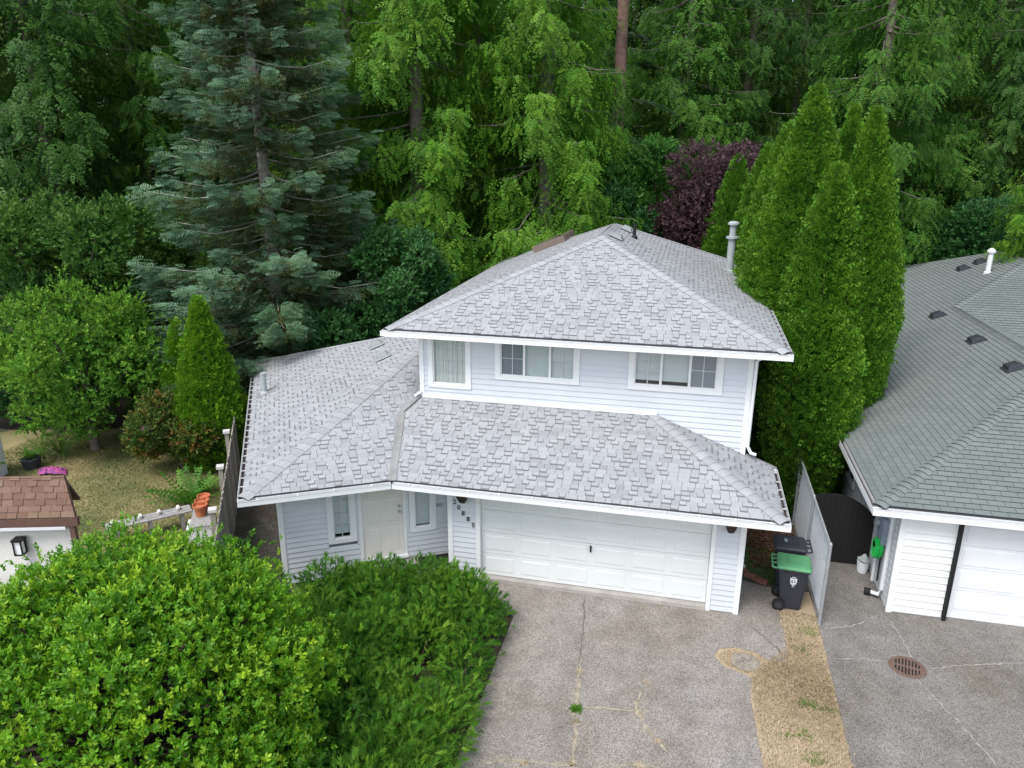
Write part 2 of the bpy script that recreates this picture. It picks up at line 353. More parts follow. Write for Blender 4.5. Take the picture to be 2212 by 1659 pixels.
def caps(roof, a, b, n1, n2, mat, width=.165, expo=.21, thick=.012, name='hip_cap', tone=(.5, .74), butt=.03):
    """overlapping cap shingles from a (low) to b (high), folded over two planes with normals n1, n2"""
    a = np.asarray(a, float); b = np.asarray(b, float); d = b-a; L = np.linalg.norm(d); d = d/L; k = max(1, int(L/expo)); e = L/k
    s1 = nrm(np.cross(n1, d)); s2 = nrm(np.cross(n2, d))
    if s1@n2 > 0: s1 = -s1
    if s2@n1 > 0: s2 = -s2
    mid = nrm(np.asarray(n1)+np.asarray(n2))
    for i in range(k):
        lo, hi = a+d*(i*e), a+d*((i+1)*e+.02); t1, t2 = thick+.012, .012+.003
        w = width*rng.uniform(.95, 1.05); P = []
        for q_, t in ((lo, t1), (hi, t2)):
            P += [q_+s1*w+n1*(t*.8), q_+s1*w*.25+n1*t+mid*.004, q_+s2*w*.25+n2*t+mid*.004, q_+s2*w+n2*(t*.8)]
        base = [lo+s1*w, lo+s1*w*.2, lo+s2*w*.2, lo+s2*w]; P += base+[hi+s1*w, hi+s2*w]
        F = [(0, 1, 5, 4), (1, 2, 6, 5), (2, 3, 7, 6), (0, 8, 9, 1), (1, 9, 10, 2), (2, 10, 11, 3), (0, 4, 12, 8), (3, 11, 13, 7)]
        tn = rng.uniform(*tone); obj(name, P, F, mat, roof, tone=[tn, tn, tn, butt, butt, butt, .05, .05])
def slab(name, poly, mat, parent, t=.03, off=-.006):
    """thin solid under a roof plane"""
    p = [np.asarray(a, float) for a in poly]; u, v, n = plane_frame(p, p[1]-p[0]); m = len(p)
    V = [a+n*off for a in p]+[a+n*(off-t) for a in p]
    return obj(name, V, [tuple(range(m)), tuple(range(m, 2*m))]+[(i, (i+1) % m, m+(i+1) % m, m+i) for i in range(m)], mat, parent)
def gutter(house, a, b, inward, H=.12, Wd=.11, hang=.6, ext=(0, 0), name='gutter', hangers=True):
    """open white channel; a-b is its outer top edge, inward the horizontal direction to the roof"""
    a = np.asarray(a, float); b = np.asarray(b, float); d = nrm(b-a); a = a-d*ext[0]; b = b+d*ext[1]; i = nrm(np.asarray(inward, float)); z = vec(0, 0, 1)
    t = .012; mb = MB(); L = np.linalg.norm(b-a); c = (a+b)/2; ax = (d, i, z)
    mb.box(c+i*t/2-z*H/2, (L/2, t/2, H/2), ax); mb.box(c+i*(Wd-t/2)-z*(H/2-.01), (L/2, t/2, H/2-.012), ax); mb.box(c+i*Wd/2-z*(H-t/2), (L/2, Wd/2-t-.001, t/2), ax)
    for s, e in ((a, d), (b, -d)): mb.box(s+e*t/2+i*Wd/2-z*H/2, (t/2, Wd/2-t-.002, H/2-.003), ax)
    mb.box(c+i*.004-z*.006, (L/2, .012, .006), ax)
    g = mb.build(name, 'trim', house)
    MB().box(c+i*Wd/2-z*(H-.034), (L/2-.02, Wd/2-t-.004, .02), ax).build('silt', 'gutterin', g)
    if hangers:
        n = max(1, int(L/hang))
        for k in range(n):
            p = a+d*(L*(k+.5)/n+rng.uniform(-.03, .03)); MB().box(p+i*(Wd/2)-z*.008, (.011, Wd/2+.01, .005), ax).build('hanger', 'trim', g)
    return g
def siding(wall, o, u, n, z0, z1, w, holes, mat, expo=.127):
    """lapped boards as single pieces on a wall; o = ground origin, u along, n out"""
    o = np.asarray(o, float); u = np.asarray(u, float); n = np.asarray(n, float); k = int(round((z1-z0)/expo)); e = (z1-z0)/k
    for i in range(k):
        a, b = z0+i*e, z0+(i+1)*e; iv = [(0., w)]
        for (u0, u1, h0, h1) in holes:
            if h0 < b-.02 and h1 > a+.02:
                nx = []
                for (p, q_) in iv:
                    if u1 <= p or u0 >= q_: nx.append((p, q_)); continue
                    if u0 > p: nx.append((p, u0))
                    if u1 < q_: nx.append((u1, q_))
                iv = nx
        for (p, q_) in iv:
            if q_-p < .02: continue
            P = [];
            for x in (p, q_):
                for (dz, dn) in ((a-.004, .004), (a-.004, .022), (a+.006, .024), (b+.004, .006), (b+.004, .001)): P.append(o+u*x+n*dn+vec(0, 0, dz))
            F = [(j, (j+1) % 5, 5+(j+1) % 5, 5+j) for j in range(5)]+[tuple(range(5)), tuple(range(5, 10))]
            obj('siding_board', P, F, mat, wall)
def quadbox(house, name, mat, o, u, n, u0, u1, z0, z1, d0, d1, parent=None):
    """box on a wall: along u0..u1, height z0..z1, from depth d0 to d1 along the normal"""
    o = np.asarray(o, float); mb = MB(); mb.box(o+u*(u0+u1)/2+n*(d0+d1)/2+vec(0, 0, (z0+z1)/2), (abs(u1-u0)/2, abs(d1-d0)/2, (z1-z0)/2), (u, n, vec(0, 0, 1)))
    return mb.build(name, mat, parent or house)
def window(house, o, u, n, u0, u1, z0, z1, tw, lites, blind='blind'):
    """trim surround outside the glass area u0..u1 x z0..z1; lites: (a, b, columns, rows, kind)"""
    o = np.asarray(o, float); Z = vec(0, 0, 1); ax = (u, n, Z); mb = MB()
    def bx(a, b, c, d, e, f, m=mb): m.box(o+u*(a+b)/2+n*(e+f)/2+Z*(c+d)/2, ((b-a)/2, (f-e)/2, (d-c)/2), ax)
    bx(u0-tw, u0, z0-tw*.8, z1+tw, -.05, .045); bx(u1, u1+tw, z0-tw*.8, z1+tw, -.05, .045); bx(u0, u1, z1, z1+tw, -.05, .043); bx(u0, u1, z0-tw*.8, z0, -.05, .048)
    wd = mb.build('window', 'trim', house)
    m2 = MB(); bx(u0-.003, u1+.003, z0-.003, z1+.003, -.13, -.12, m2); m2.build('interior', 'dark', wd)
    for i, (a, b, c, r, kind) in enumerate(lites):
        fw = .028; m3 = MB()
        bx(a, a+fw, z0, z1, -.03, .012, m3); bx(b-fw, b, z0, z1, -.03, .012, m3); bx(a+fw, b-fw, z0, z0+fw, -.03, .010, m3); bx(a+fw, b-fw, z1-fw, z1, -.03, .010, m3)
        m3.build('sash', 'trim', wd)
        m4 = MB(); bx(a+fw-.004, b-fw+.004, z0+fw-.004, z1-fw+.004, -.014, -.010, m4); m4.build('pane', 'glass', wd)
        for k in range(1, c): x = a+fw+(b-a-2*fw)*k/c; m5 = MB(); bx(x-.009, x+.009, z0+fw, z1-fw, -.022, -.0135, m5) if kind != 'out' else bx(x-.009, x+.009, z0+fw, z1-fw, -.0095, .002, m5); m5.build('muntin', 'trim', wd)
        for k in range(1, r): y = z0+fw+(z1-z0-2*fw)*k/r; m5 = MB(); bx(a+fw, b-fw, y-.009, y+.009, -.021, -.0145, m5) if kind != 'out' else bx(a+fw, b-fw, y-.009, y+.009, -.0093, .001, m5); m5.build('muntin', 'trim', wd)
        if kind == 'screen':
            m6 = MB(); bx(a+fw, b-fw, z0+fw, z1-fw, -.032, -.029, m6); m6.build('insect_screen', 'screen', wd)
        elif kind == 'curtain':
            m6 = MB(); N = 14
            for k in range(N): x = a+(b-a)*k/N; bx(x, x+(b-a)/N*.97, z0, z1, -.085+.012*(k % 2), -.07+.012*(k % 2), m6)
            m6.build('curtain', 'blindwarm', wd)
        elif kind in ('blind', 'blindshort'):
            m6 = MB(); zz = z1; bot = z0+(.09 if kind == 'blindshort' else .02)
            while zz > bot+.03:
                x0, x1 = a+.02, b-.02; P = [o+u*x0+n*-.075+Z*zz, o+u*x1+n*-.075+Z*zz, o+u*x1+n*-.05+Z*(zz-.034), o+u*x0+n*-.05+Z*(zz-.034)]
                m6.add(P+[p-n*.003 for p in P], [(0, 1, 2, 3), (7, 6, 5, 4), (0, 4, 5, 1), (3, 2, 6, 7), (0, 3, 7, 4), (1, 5, 6, 2)]); zz -= .032
            m6.build('blind', blind, wd)
    return wd

# ================================================================== THE SETTING: ground sheets
Z1 = vec(0, 0, 1)
structure(flat('ground', [(-400, -200), (400, -200), (400, 600), (-400, 600)], -.03, 'soil'))
DR = [(-1.2, .69), (-1.2, -30), (6.7, -30), (6.55, -9), (6.46, -4.1), (6.36, -2.6), (6.42, -2.0), (6.30, -1.93), (5.95, -1.80), (5.76, -1.52), (5.85, -1.28), (6.15, -1.16), (6.5, -1.22), (6.8, -1.45), (7.10, -1.35), (7.13, -.95), (7.16, .0), (7.1, .95), (6.9, 1.2), (6.4, 1.35), (6.25, 1.4), (6.25, .69)]
structure(flat('driveway', DR, 0., 'drive'))
structure(flat('neighbour_driveway', [(7.87, -30), (22, -30), (22, .9), (9.32, .9), (9.32, 12), (7.9, 12), (7.85, 0), (7.84, -1.9), (7.8, -3.8)], 0.002, 'drive_n'))
structure(flat('dry_verge', [(7.83, 1.2), (6.3, 1.2), (6.3, 0), (5.4, -.8), (5.4, -2.4), (6.2, -3), (6.2, -30), (7.9, -30), (7.83, -3.8), (7.86, -1.9), (7.87, 0)], -.008, 'drysoil'))
structure(flat('planting_bed', [(-9, -14), (1.75, -14), (1.75, -1.2), (.9, -.25), (.3, -.3), (-2.6, -1.1), (-4.2, -2.9), (-9, -4)], .006, 'bed'))
Uw = vec(-math.cos(.523), -math.sin(.523), 0); Vw = vec(-math.sin(.523), math.cos(.523), 0)
FENA = vec(-3.6, -3.35, 0); FENL = 13.6                         # left wooden fence runs from FENA along Vw
def fen(s, d=0.): return FENA+Vw*s-Uw*d                     # d > 0: towards the house
structure(flat('side_path', [fen(-1.2, -.1)[:2], fen(14, -.1)[:2], fen(14, 1.9)[:2], fen(1.0, 2.1)[:2], fen(-.6, 1.6)[:2]], -.004, 'gravel'))
structure(flat('back_path', [(6.2, 1.2), (7.88, 1.2), (7.88, 15), (6.2, 15)], -.006, 'gravel'))
structure(flat('lawn', [(-20, -6), (-5, -6), fen(0)[:2], fen(9.6)[:2], (-12.5, 6.6), (-20, 4.5)], -.012, 'lawnbase'))

# ================================================================== THE HOUSE
house = thing('house', 'pale blue two storey house with grey shingle roof and wide white garage door', 'house')
W_, O1, YU, XL, O2, H1, H2, S, S2 = 6.254, .727, 2.006, -1.282, .697, 2.483, 5.257, .385, .401
IC = vec(-1.0, -.727, H1); WL, WD, DN = 3.075, 10.725, .729; G = .10
X1 = vec(1, 0, 0); NF = vec(0, -1, 0)
# --- walls
gw = quadbox(house, 'garage_wall', 'siding', (0, 0, 0), X1, NF, 0, .63, 0, 2.42, -.15, 0)
siding(gw, (0, 0, 0), X1, NF, .02, 2.40, .63, [], 'siding')
gw2 = quadbox(house, 'garage_wall', 'siding', (0, 0, 0), X1, NF, 5.69, W_, 0, 2.42, -.15, 0)
siding(gw2, (5.69, 0, 0), X1, NF, .02, 2.40, W_-5.69, [], 'siding')
quadbox(house, 'garage_lintel', 'trim', (0, 0, 0), X1, NF, .63, 5.69, 2.27, 2.42, -.15, -.002)
quadbox(house, 'garage_side_wall', 'siding', (W_, 0, 0), vec(0, 1, 0), X1, .15, YU, 0, 2.44, -.15, 0)
quadbox(house, 'garage_side_wall', 'siding', (0, 0, 0), vec(0, 1, 0), vec(-1, 0, 0), .15, 1.0, 0, 2.42, -.15, 0)
for x, y in ((0.04, 0.), (W_-.04, 0.)):
    MB().b2((x-.055, y-.035, 0), (x+.055, y+.03, 2.36)).build('corner_board', 'trim', house)
for x0, x1 in ((.628, .722), (5.606, 5.692)):
    MB().b2((x0, -.04, 0), (x1, .11, 2.268)).build('door_jamb', 'trim', house)
MB().b2((.73, -.05, 0), (5.60, .24, .085)).build('door_apron', 'concrete', house)
# --- garage door: sections of raised panels
gd_ = MB().b2((.724, .115, .09), (5.604, .15, 2.268)).build('garage_door', 'garage', house)
rows = [.10, .635, 1.17, 1.705, 2.24]
for r in range(4):
    MB().b2((.727, .098, rows[r]+.004), (5.601, .1155, rows[r+1]-.006)).build('section', 'garage', gd_)
    for c in range(6):
        x0 = .724+c*4.88/6+.075; x1 = .724+(c+1)*4.88/6-.075; z0, z1 = rows[r]+.085, rows[r+1]-.085; y = .098; b = .03
        P = [(x0, y-.001, z0), (x1, y-.001, z0), (x1, y-.001, z1), (x0, y-.001, z1), (x0+b, y-.009, z0+b), (x1-b, y-.009, z0+b), (x1-b, y-.009, z1-b), (x0+b, y-.009, z1-b)]
        obj('panel', P, [(4, 5, 6, 7), (0, 1, 5, 4), (1, 2, 6, 5), (2, 3, 7, 6), (3, 0, 4, 7)], 'garage', gd_)
mb = MB().b2((3.13, .06, .98), (3.165, .098, 1.12)); mb.tube([(3.147, .06, 1.0), (3.147, .03, 1.05), (3.147, .06, 1.10)], .012, 6); mb.build('handle', 'black', gd_)
# --- house number 2 0 8 8 5
for ch, px, py in zip('20885', (983, 992, 1001.5, 1012, 1023), (1083, 1095, 1107.5, 1120, 1133)):
    p = gy(px, py, 0); cu = bpy.data.curves.new('digit', 'FONT'); cu.body = ch; cu.size = .155; cu.extrude = .006; cu.align_x = 'CENTER'; cu.align_y = 'CENTER'
    tmp = bpy.data.objects.new('tmp', cu); COL.objects.link(tmp); dg = bpy.context.evaluated_depsgraph_get(); me = bpy.data.meshes.new_from_object(tmp.evaluated_get(dg))
    bpy.data.objects.remove(tmp); me.materials.clear(); me.materials.append(MT['brownmetal']); o = bpy.data.objects.new('house_number_digit', me); COL.objects.link(o)
    o.parent = house; o.rotation_euler = (math.pi/2, 0, 0); o.location = (p[0], -.036, p[2])
# --- wall lamps
for x in (.36, 5.955):
    mb = MB(); y0 = -.025
    for (a, b, d, z) in ((.13, 0, .20, 2.12), (.125, 0, .195, 2.06), (.07, .0, .13, 1.93), (.062, 0, .12, 1.90)): pass
    P = []
    for hw, d, z in ((.13, .21, 2.13), (.13, .21, 2.08), (.075, .14, 1.93), (.05, .11, 1.90)): P += [(x-hw, y0, z), (x+hw, y0, z), (x+hw*.8, y0-d, z), (x-hw*.8, y0-d, z)]
    F = [(0, 1, 2, 3), (12, 15, 14, 13)]+[(4*i+j, 4*i+(j+1) % 4, 4*i+4+(j+1) % 4, 4*i+4+j) for i in range(3) for j in range(4)]
    mb.add(P, F); mb.build('wall_lamp', 'brownmetal', house)
# --- entrance wing walls
BW = IC+Vw*DN; BW[2] = 0; NW = -Vw
wl_len = WL-DN; TT = 1.575
wo = BW-Uw*TT; wu = Uw                                             # origin at the inner end, running left
ww = quadbox(house, 'entrance_wall', 'siding', wo, wu, NW, 0, TT+wl_len, 0, 2.42, -.16, -.14)
dz0 = .40
holes = [(TT-.375, TT+.675, .0, 2.42), (TT+.73, TT+1.355, .89, 2.25), (TT-1.06, TT-.44, .91, 2.25)]
siding(ww, wo, wu, NW, .05, 2.40, TT+wl_len, holes, 'siding')
cw = BW+Uw*wl_len
MB().box(cw+Uw*-.03+NW*0.002+Z1*1.19, (.055, .035, 1.19), (Uw, Vw, Z1)).build('corner_board', 'trim', house)
quadbox(house, 'wing_side_wall', 'siding', cw, Vw, Uw, .15, WD-2*DN, 0, 2.42, -.15, 0)
quadbox(house, 'wing_back_wall', 'siding', cw+Vw*(WD-2*DN), -Uw, Vw, .05, 5.4, 0, 2.42, -.15, 0)
# front door
fd = MB(); 
for a, b, c, d, e, f in ((-.375, -.305, .33, 2.42, -.02, .03), (.605, .675, .33, 2.42, -.02, .03)):
    fd.box(BW+Uw*(a+b)/2+NW*(e+f)/2+Z1*(c+d)/2, ((b-a)/2, (f-e)/2, (d-c)/2), (Uw, NW, Z1))
fd.box(BW+Uw*.15+NW*.04+Z1*.345, (.53, .06, .03), (Uw, NW, Z1)); dfr = fd.build('door_frame', 'trim', house)
dr = quadbox(house, 'front_door', 'door', BW, Uw, NW, -.303, .603, .385, 2.415, -.03, -.005)
for cx in (-.06, .36):
    for z0, z1 in ((.50, 1.10), (1.22, 1.78), (1.88, 2.28)):
        a, b = cx-.15, cx+.15; P = [];
        for (x, z, d) in ((a, z0, -.0045), (b, z0, -.0045), (b, z1, -.0045), (a, z1, -.0045), (a+.03, z0+.03, .003), (b-.03, z0+.03, .003), (b-.03, z1-.03, .003), (a+.03, z1-.03, .003)): P.append(BW+Uw*x+NW*d+Z1*z)
        obj('panel', P, [(4, 5, 6, 7), (0, 1, 5, 4), (1, 2, 6, 5), (2, 3, 7, 6), (3, 0, 4, 7)], 'door', dr)
for z in (1.60, 1.46): MB().tube([BW+Uw*-.232+NW*-.005+Z1*z, BW+Uw*-.232+NW*.05+Z1*z], .028, 10).build('door_knob', 'galv', dr)
MB().box(BW+Uw*-1.12+NW*.03+Z1*1.5, (.05, .02, .035), (Uw, NW, Z1)).build('mail_slot_plate', 'galv', house)
window(house, BW, Uw, NW, .855, 1.235, .98, 2.2, .12, [(.855, 1.235, 2, 4, 'blindshort')])
window(house, BW, Uw, NW, -.935, -.565, 1.0, 2.2, .12, [(-.935, -.565, 1, 1, 'blind')])
# porch slab
pp = [BW+Uw*.75, BW-Uw*TT, vec(-.001, .69, 0), vec(-.001, -.25, 0), BW+Uw*.75+NW*1.1]
V = [p*vec(1, 1, 0)+Z1*.26 for p in pp]+[p*vec(1, 1, 0)-Z1*.02 for p in pp]
obj('porch_slab', V, [tuple(range(5)), tuple(range(5, 10))]+[(i, (i+1) % 5, 5+(i+1) % 5, 5+i) for i in range(5)], 'concrete', house)
# --- upper storey walls
uw = quadbox(house, 'upper_wall', 'siding', (XL, YU, 0), X1, NF, 0, W_-XL, 2.45, 5.13, -.16, -.14)
ow = vec(XL, YU, 0); xo = -XL
hl = [(xo-1.09, xo-.035, 3.81, 5.13), (xo+.545, xo+2.52, 4.12, 5.13), (xo+3.605, xo+5.665, 4.12, 5.13)]
siding(uw, ow, X1, NF, 2.78, 5.12, W_-XL, hl, 'siding')
quadbox(house, 'upper_side_wall', 'siding', (W_, YU, 0), vec(0, 1, 0), X1, .15, 11.05, 0, 5.13, -.15, 0)
quadbox(house, 'upper_side_wall', 'siding', (XL, YU, 0), vec(0, 1, 0), -X1, .15, 11.05, 0, 5.13, -.15, 0)
quadbox(house, 'upper_back_wall', 'siding', (XL, YU+11.05, 0), X1, vec(0, 1, 0), .0, W_-XL, 0, 5.13, 0, .15)
for x in (XL+.03, W_-.04): MB().b2((x-.055, YU-.035, 2.6), (x+.055, YU+.03, 5.12)).build('corner_board', 'trim', house)
window(house, ow, X1, NF, xo-.97, xo-.15, 3.89, 5.02, .118, [(xo-.97, xo-.15, 3, 4, 'curtain')])
window(house, ow, X1, NF, xo+.675, xo+2.40, 4.20, 5.02, .125, [(xo+.675, xo+1.235, 2, 2, 'screen'), (xo+1.235, xo+1.835, 1, 1, 'blind'), (xo+1.835, xo+2.40, 2, 2, 'blind')])
window(house, ow, X1, NF, xo+3.75, xo+5.52, 4.21, 5.02, .14, [(xo+3.75, xo+4.33, 2, 3, 'blindshort'), (xo+4.33, xo+4.95, 1, 1, 'blindshort'), (xo+4.95, xo+5.52, 2, 2, 'screen')])
MB().b2((XL-.02, YU-.05, 3.47), (4.3, YU-.024, 3.60)).build('base_flashing', 'trim', house)
# --- roofs
def zf(p, base, d, s): return vec(p[0], p[1], base[2]+s*((np.asarray(p[:2])-base[:2])@d[:2]))
Yv = vec(0, 1, 0)
gp = lambda x, y: vec(x, y, H1+S*(y+O1))                      # garage front plane
gr = lambda x, y: vec(x, y, H1+S*(W_+O1-x))                   # garage right plane
wf = lambda p: zf(p, IC, Vw, S)                               # wing front plane
FLc = IC+Uw*WL; BLc = FLc+Vw*WD
wlp = lambda p: zf(p, FLc, -Uw, S)                            # wing left plane
xr = W_+O1; hp = YU+O1
vy = lambda t: IC+vec(-.268*t, t, S*t)
K_, Cn = vy(2.1), gp(XL, YU); T_ = gp(xr-hp, YU); R1 = FLc+(-Uw+Vw)*(WD/2)+Z1*S*WD/2
e_ic = vy(G)
roof1 = slab('garage_roof', [e_ic, gp(xr-G, -O1+G), T_, Cn, K_], 'under', house)
slab('garage_roof', [gr(xr-G, -O1+G), gr(xr-G, YU), T_], 'under', house)
Rr = R1-Uw*.47; Rb = Rr*1.; wcn = wf(Cn)
wfl = wf(FLc-Uw*G+Vw*G)
roof2 = slab('wing_roof', [wfl, e_ic, K_, wcn, Rr, R1], 'under', house)
slab('wing_roof', [wlp(FLc-Uw*G+Vw*G), R1, wlp(BLc-Uw*G-Vw*G)], 'under', house)
slab('wing_roof', [BLc-Uw*G-Vw*G+Z1*S*G, R1, Rr, Rr+Vw*5.2-Z1*S*5.2], 'under', house)
ex0, ex1, ey0, ey1 = XL-O2, W_+O2, YU-O2, YU-O2+12.445; hw = (ex1-ex0)/2
RF, RB = vec((ex0+ex1)/2, ey0+hw, H2+S2*hw), vec((ex0+ex1)/2, ey1-hw, H2+S2*hw)
q0, q1, q2, q3 = [vec(x, y, H2+S2*G) for x, y in ((ex0+G, ey0+G), (ex1-G, ey0+G), (ex1-G, ey1-G), (ex0+G, ey1-G))]
roof3 = slab('upper_roof', [q0, q1, RF], 'under', house); slab('upper_roof', [q1, q2, RB, RF], 'under', house); slab('upper_roof', [q2, q3, RB], 'under', house); slab('upper_roof', [q3, q0, RF, RB], 'under', house)
tf = lambda high: rng.uniform(.50, .76) if high else rng.uniform(.44, .70)
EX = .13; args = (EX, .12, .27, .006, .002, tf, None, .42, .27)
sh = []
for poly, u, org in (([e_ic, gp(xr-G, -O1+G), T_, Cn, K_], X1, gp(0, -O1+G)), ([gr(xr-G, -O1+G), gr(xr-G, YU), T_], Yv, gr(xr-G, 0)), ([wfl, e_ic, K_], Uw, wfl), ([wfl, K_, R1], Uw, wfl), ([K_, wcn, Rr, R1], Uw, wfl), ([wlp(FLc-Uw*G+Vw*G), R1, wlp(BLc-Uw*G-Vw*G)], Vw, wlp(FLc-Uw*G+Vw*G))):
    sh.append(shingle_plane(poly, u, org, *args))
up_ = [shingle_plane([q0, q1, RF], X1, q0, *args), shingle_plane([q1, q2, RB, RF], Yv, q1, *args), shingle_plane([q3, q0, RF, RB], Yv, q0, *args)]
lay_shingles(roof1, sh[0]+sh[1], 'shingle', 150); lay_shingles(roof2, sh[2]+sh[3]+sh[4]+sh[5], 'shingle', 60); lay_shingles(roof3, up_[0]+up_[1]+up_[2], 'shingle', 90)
nG = nrm(vec(0, -S, 1)); nR = nrm(vec(S, 0, 1)); nWf = nrm(vec(-Vw[0]*S, -Vw[1]*S, 1)); nWl = nrm(vec(Uw[0]*S, Uw[1]*S, 1))
caps(roof1, gp(xr-G, -O1+G), T_, nG, nR, 'shingle'); caps(roof2, wfl, R1, nWf, nWl, 'shingle')
bhip = BLc+(-Uw-Vw)*G+Z1*S*G; nWb = nrm(vec(Vw[0]*S, Vw[1]*S, 1)); caps(roof2, bhip, R1, nWl, nWb, 'shingle', .12)
n0, n1, n2, n3 = [nrm(vec(*a, 1)) for a in ((0, -S2), (S2, 0), (0, S2), (-S2, 0))]
caps(roof3, q0, RF, n0, n3, 'shingle'); caps(roof3, q1, RF, n0, n1, 'shingle'); caps(roof3, q2, RB, n2, n1, 'shingle'); caps(roof3, q3, RB, n2, n3, 'shingle'); caps(roof3, RF, RB, n1, n3, 'shingle')
# valley flashing, rake edge
def strip(name, pts, w, mat, lift, wd=None):
    L = []
    for i, p in enumerate(pts):
        d = nrm(pts[min(i+1, len(pts)-1)]-pts[max(i-1, 0)]); s = nrm(np.cross(d, Z1)); L += [p+s*w+Z1*lift, p+Z1*(lift-.008), p-s*w+Z1*lift]
    V = L+[p-Z1*.02 for p in L]; m = len(pts); F = []
    for i in range(m-1):
        for j in (0, 1): a = 3*i+j; F += [(a, a+1, a+4, a+3), (a+3*m, a+3+3*m, a+4+3*m, a+1+3*m)]
        a = 3*i; F += [(a, a+3, a+3+3*m, a+3*m), (a+2, a+2+3*m, a+5+3*m, a+5)]
    F += [(0, 3*m, 3*m+1, 1), (1, 3*m+1, 3*m+2, 2), (3*m-3, 3*m-2, 6*m-2, 6*m-3), (3*m-2, 3*m-1, 6*m-1, 6*m-2)]
    return obj(name, V, F, mat, house)
strip('valley_flashing', [e_ic-vec(-.268, 1, S)*.03, K_], .085, 'flash', .034); strip('valley_flashing', [K_, Cn+vec(-.02, -.03, 0)], .05, 'flash', .036)
MB().box((gr(W_+.03, YU)+gr(xr-.03, YU))/2+vec(0, .012, -.03), (.36, .012, .06), (nrm(vec(1, 0, -S)), Yv, nrm(vec(S, 0, 1)))).build('rake_board', 'flash', house)
# gutters and soffits
sof = H1-.135
def soffit(pts, z): 
    V = [vec(p[0], p[1], z) for p in pts]+[vec(p[0], p[1], z+.02) for p in pts]; m = len(pts)
    obj('soffit', V, [tuple(range(m)), tuple(range(m, 2*m))]+[(i, (i+1) % m, m+(i+1) % m, m+i) for i in range(m)], 'trim', house)
soffit([IC+vec(0, .11, 0)-vec(.03, 0, 0), vec(xr-.11, -O1+.11, 0), vec(xr-.11, YU, 0), vec(W_+.03, YU, 0), vec(W_+.03, -.04, 0), vec(-.03, -.04, 0), vec(-.03, .66, 0), BW+NW*.05-Uw*1.4, BW+NW*.05+Uw*.1], sof)
soffit([IC+Vw*.11+Uw*.02, BW+NW*.05+Uw*.12, cw+NW*.05+Uw*.03, cw+Uw*.03+Vw*9.2, BLc-Uw*.11-Vw*.9, FLc-Uw*.11+Vw*.11], sof)
soffit([vec(ex0+.11, ey0+.11, 0), vec(ex1-.11, ey0+.11, 0), vec(ex1-.11, ey1-.11, 0), vec(W_+.03, ey1-.11, 0), vec(W_+.03, YU-.04, 0), vec(XL-.03, YU-.04, 0), vec(XL-.03, ey1-.11, 0), vec(ex0+.11, ey1-.11, 0)], H2-.135)
gutter(house, IC, vec(xr, -O1, H1), Yv, hang=.62); gutter(house, IC+Uw*.015, FLc, Vw, hang=.62); gutter(house, FLc+Vw*.112, BLc, -Uw, hang=.42)
gutter(house, vec(xr, -O1+.112, H1), vec(xr, YU, H1), -X1, hang=.42)
gutter(house, vec(ex0, ey0, H2), vec(ex1, ey0, H2), Yv, hang=.62); gutter(house, vec(ex1, ey0+.112, H2), vec(ex1, ey1, H2), -X1, hang=.42); gutter(house, vec(ex0, ey0+.112, H2), vec(ex0, ey1, H2), X1, hang=.42)
mb = MB(); mb.tube([(W_+.3, YU-.3, H2-.13), (W_+.06, YU-.06, H2-.32), (W_+.05, YU-.05, 2.98), (W_+.13, YU-.09, 2.84), (W_+.24, YU-.12, 2.82)], .038, 8); mb.build('downspout', 'trim', house)
mb = MB(); mb.tube([(XL+.02, YU-.06, 3.66), (XL-.05, YU-.10, 3.62), (XL-.12, YU-.12, 3.56)], .035, 8); mb.build('downspout', 'trim', house)
# roof fittings
def vent(parent, p, u, n, mat, hx=.2, hy=.17, h=.11, name='roof_vent'):
    u = nrm(u); n = nrm(n); v = np.cross(n, u); 
    if v[2] < 0: v = -v; u = -u
    P = []
    for z, sx, sy, off in ((.015, 1.25, 1.35, 0), (.035, 1.0, 1.0, 0), (h, .9, .8, -.01), (h+.015, .75, .6, .02)): P += [p+u*hx*sx*i+v*(hy*sy*j+off)+n*(z+.02) for i, j in ((-1, -1), (1, -1), (1, 1), (-1, 1))]
    F = [(12, 13, 14, 15), (3, 2, 1, 0)]+[(4*i+j, 4*i+(j+1) % 4, 4*i+4+(j+1) % 4, 4*i+4+j) for i in range(3) for j in range(4)]
    o = obj(name, P, F, mat, parent); return o
for px, py in ((814, 747), (827, 772)):
    d = ray(px, py); P = CAM+d*(((FLc-CAM)@nWl)/(d@nWl)); vent(roof2, P, Vw, nWl, 'ventroof', .19, .17, .08)
for x, y in ((2.78, 6.55), (2.85, 8.9)): vent(roof3, vec(x, y, H2+S2*(ex1-x)), Yv, n1, 'ventroof', .24, .15, .09)
def fpipe(parent, base, segs, mat, name, n=12):
    mb = MB(); mb.tube([base+Z1*z for z, r in segs], [r for z, r in segs], n); return mb.build(name, mat, parent, smooth=False)
fb = vec(6.0, 9.85, H2+S2*(ex1-6.0))
fl = fpipe(roof3, fb, [(-.05, .15), (.03, .15), (.06, .115), (1.0, .115), (1.01, .19), (1.07, .19), (1.08, .10), (1.40, .10), (1.42, .17), (1.47, .17), (1.52, .10)], 'ventgrey', 'chimney_flue', 16)
obj('flue_flashing', [fb+vec(a, b, -S2*a+.03) for a, b in ((-.24, -.24), (.3, -.24), (.3, .24), (-.24, .24))]+[fb+vec(a, b, -S2*a+.005) for a, b in ((-.24, -.24), (.3, -.24), (.3, .24), (-.24, .24))], [(0, 1, 2, 3), (4, 5, 6, 7), (0, 1, 5, 4), (1, 2, 6, 5), (2, 3, 7, 6), (3, 0, 4, 7)], 'ventgrey', roof3)
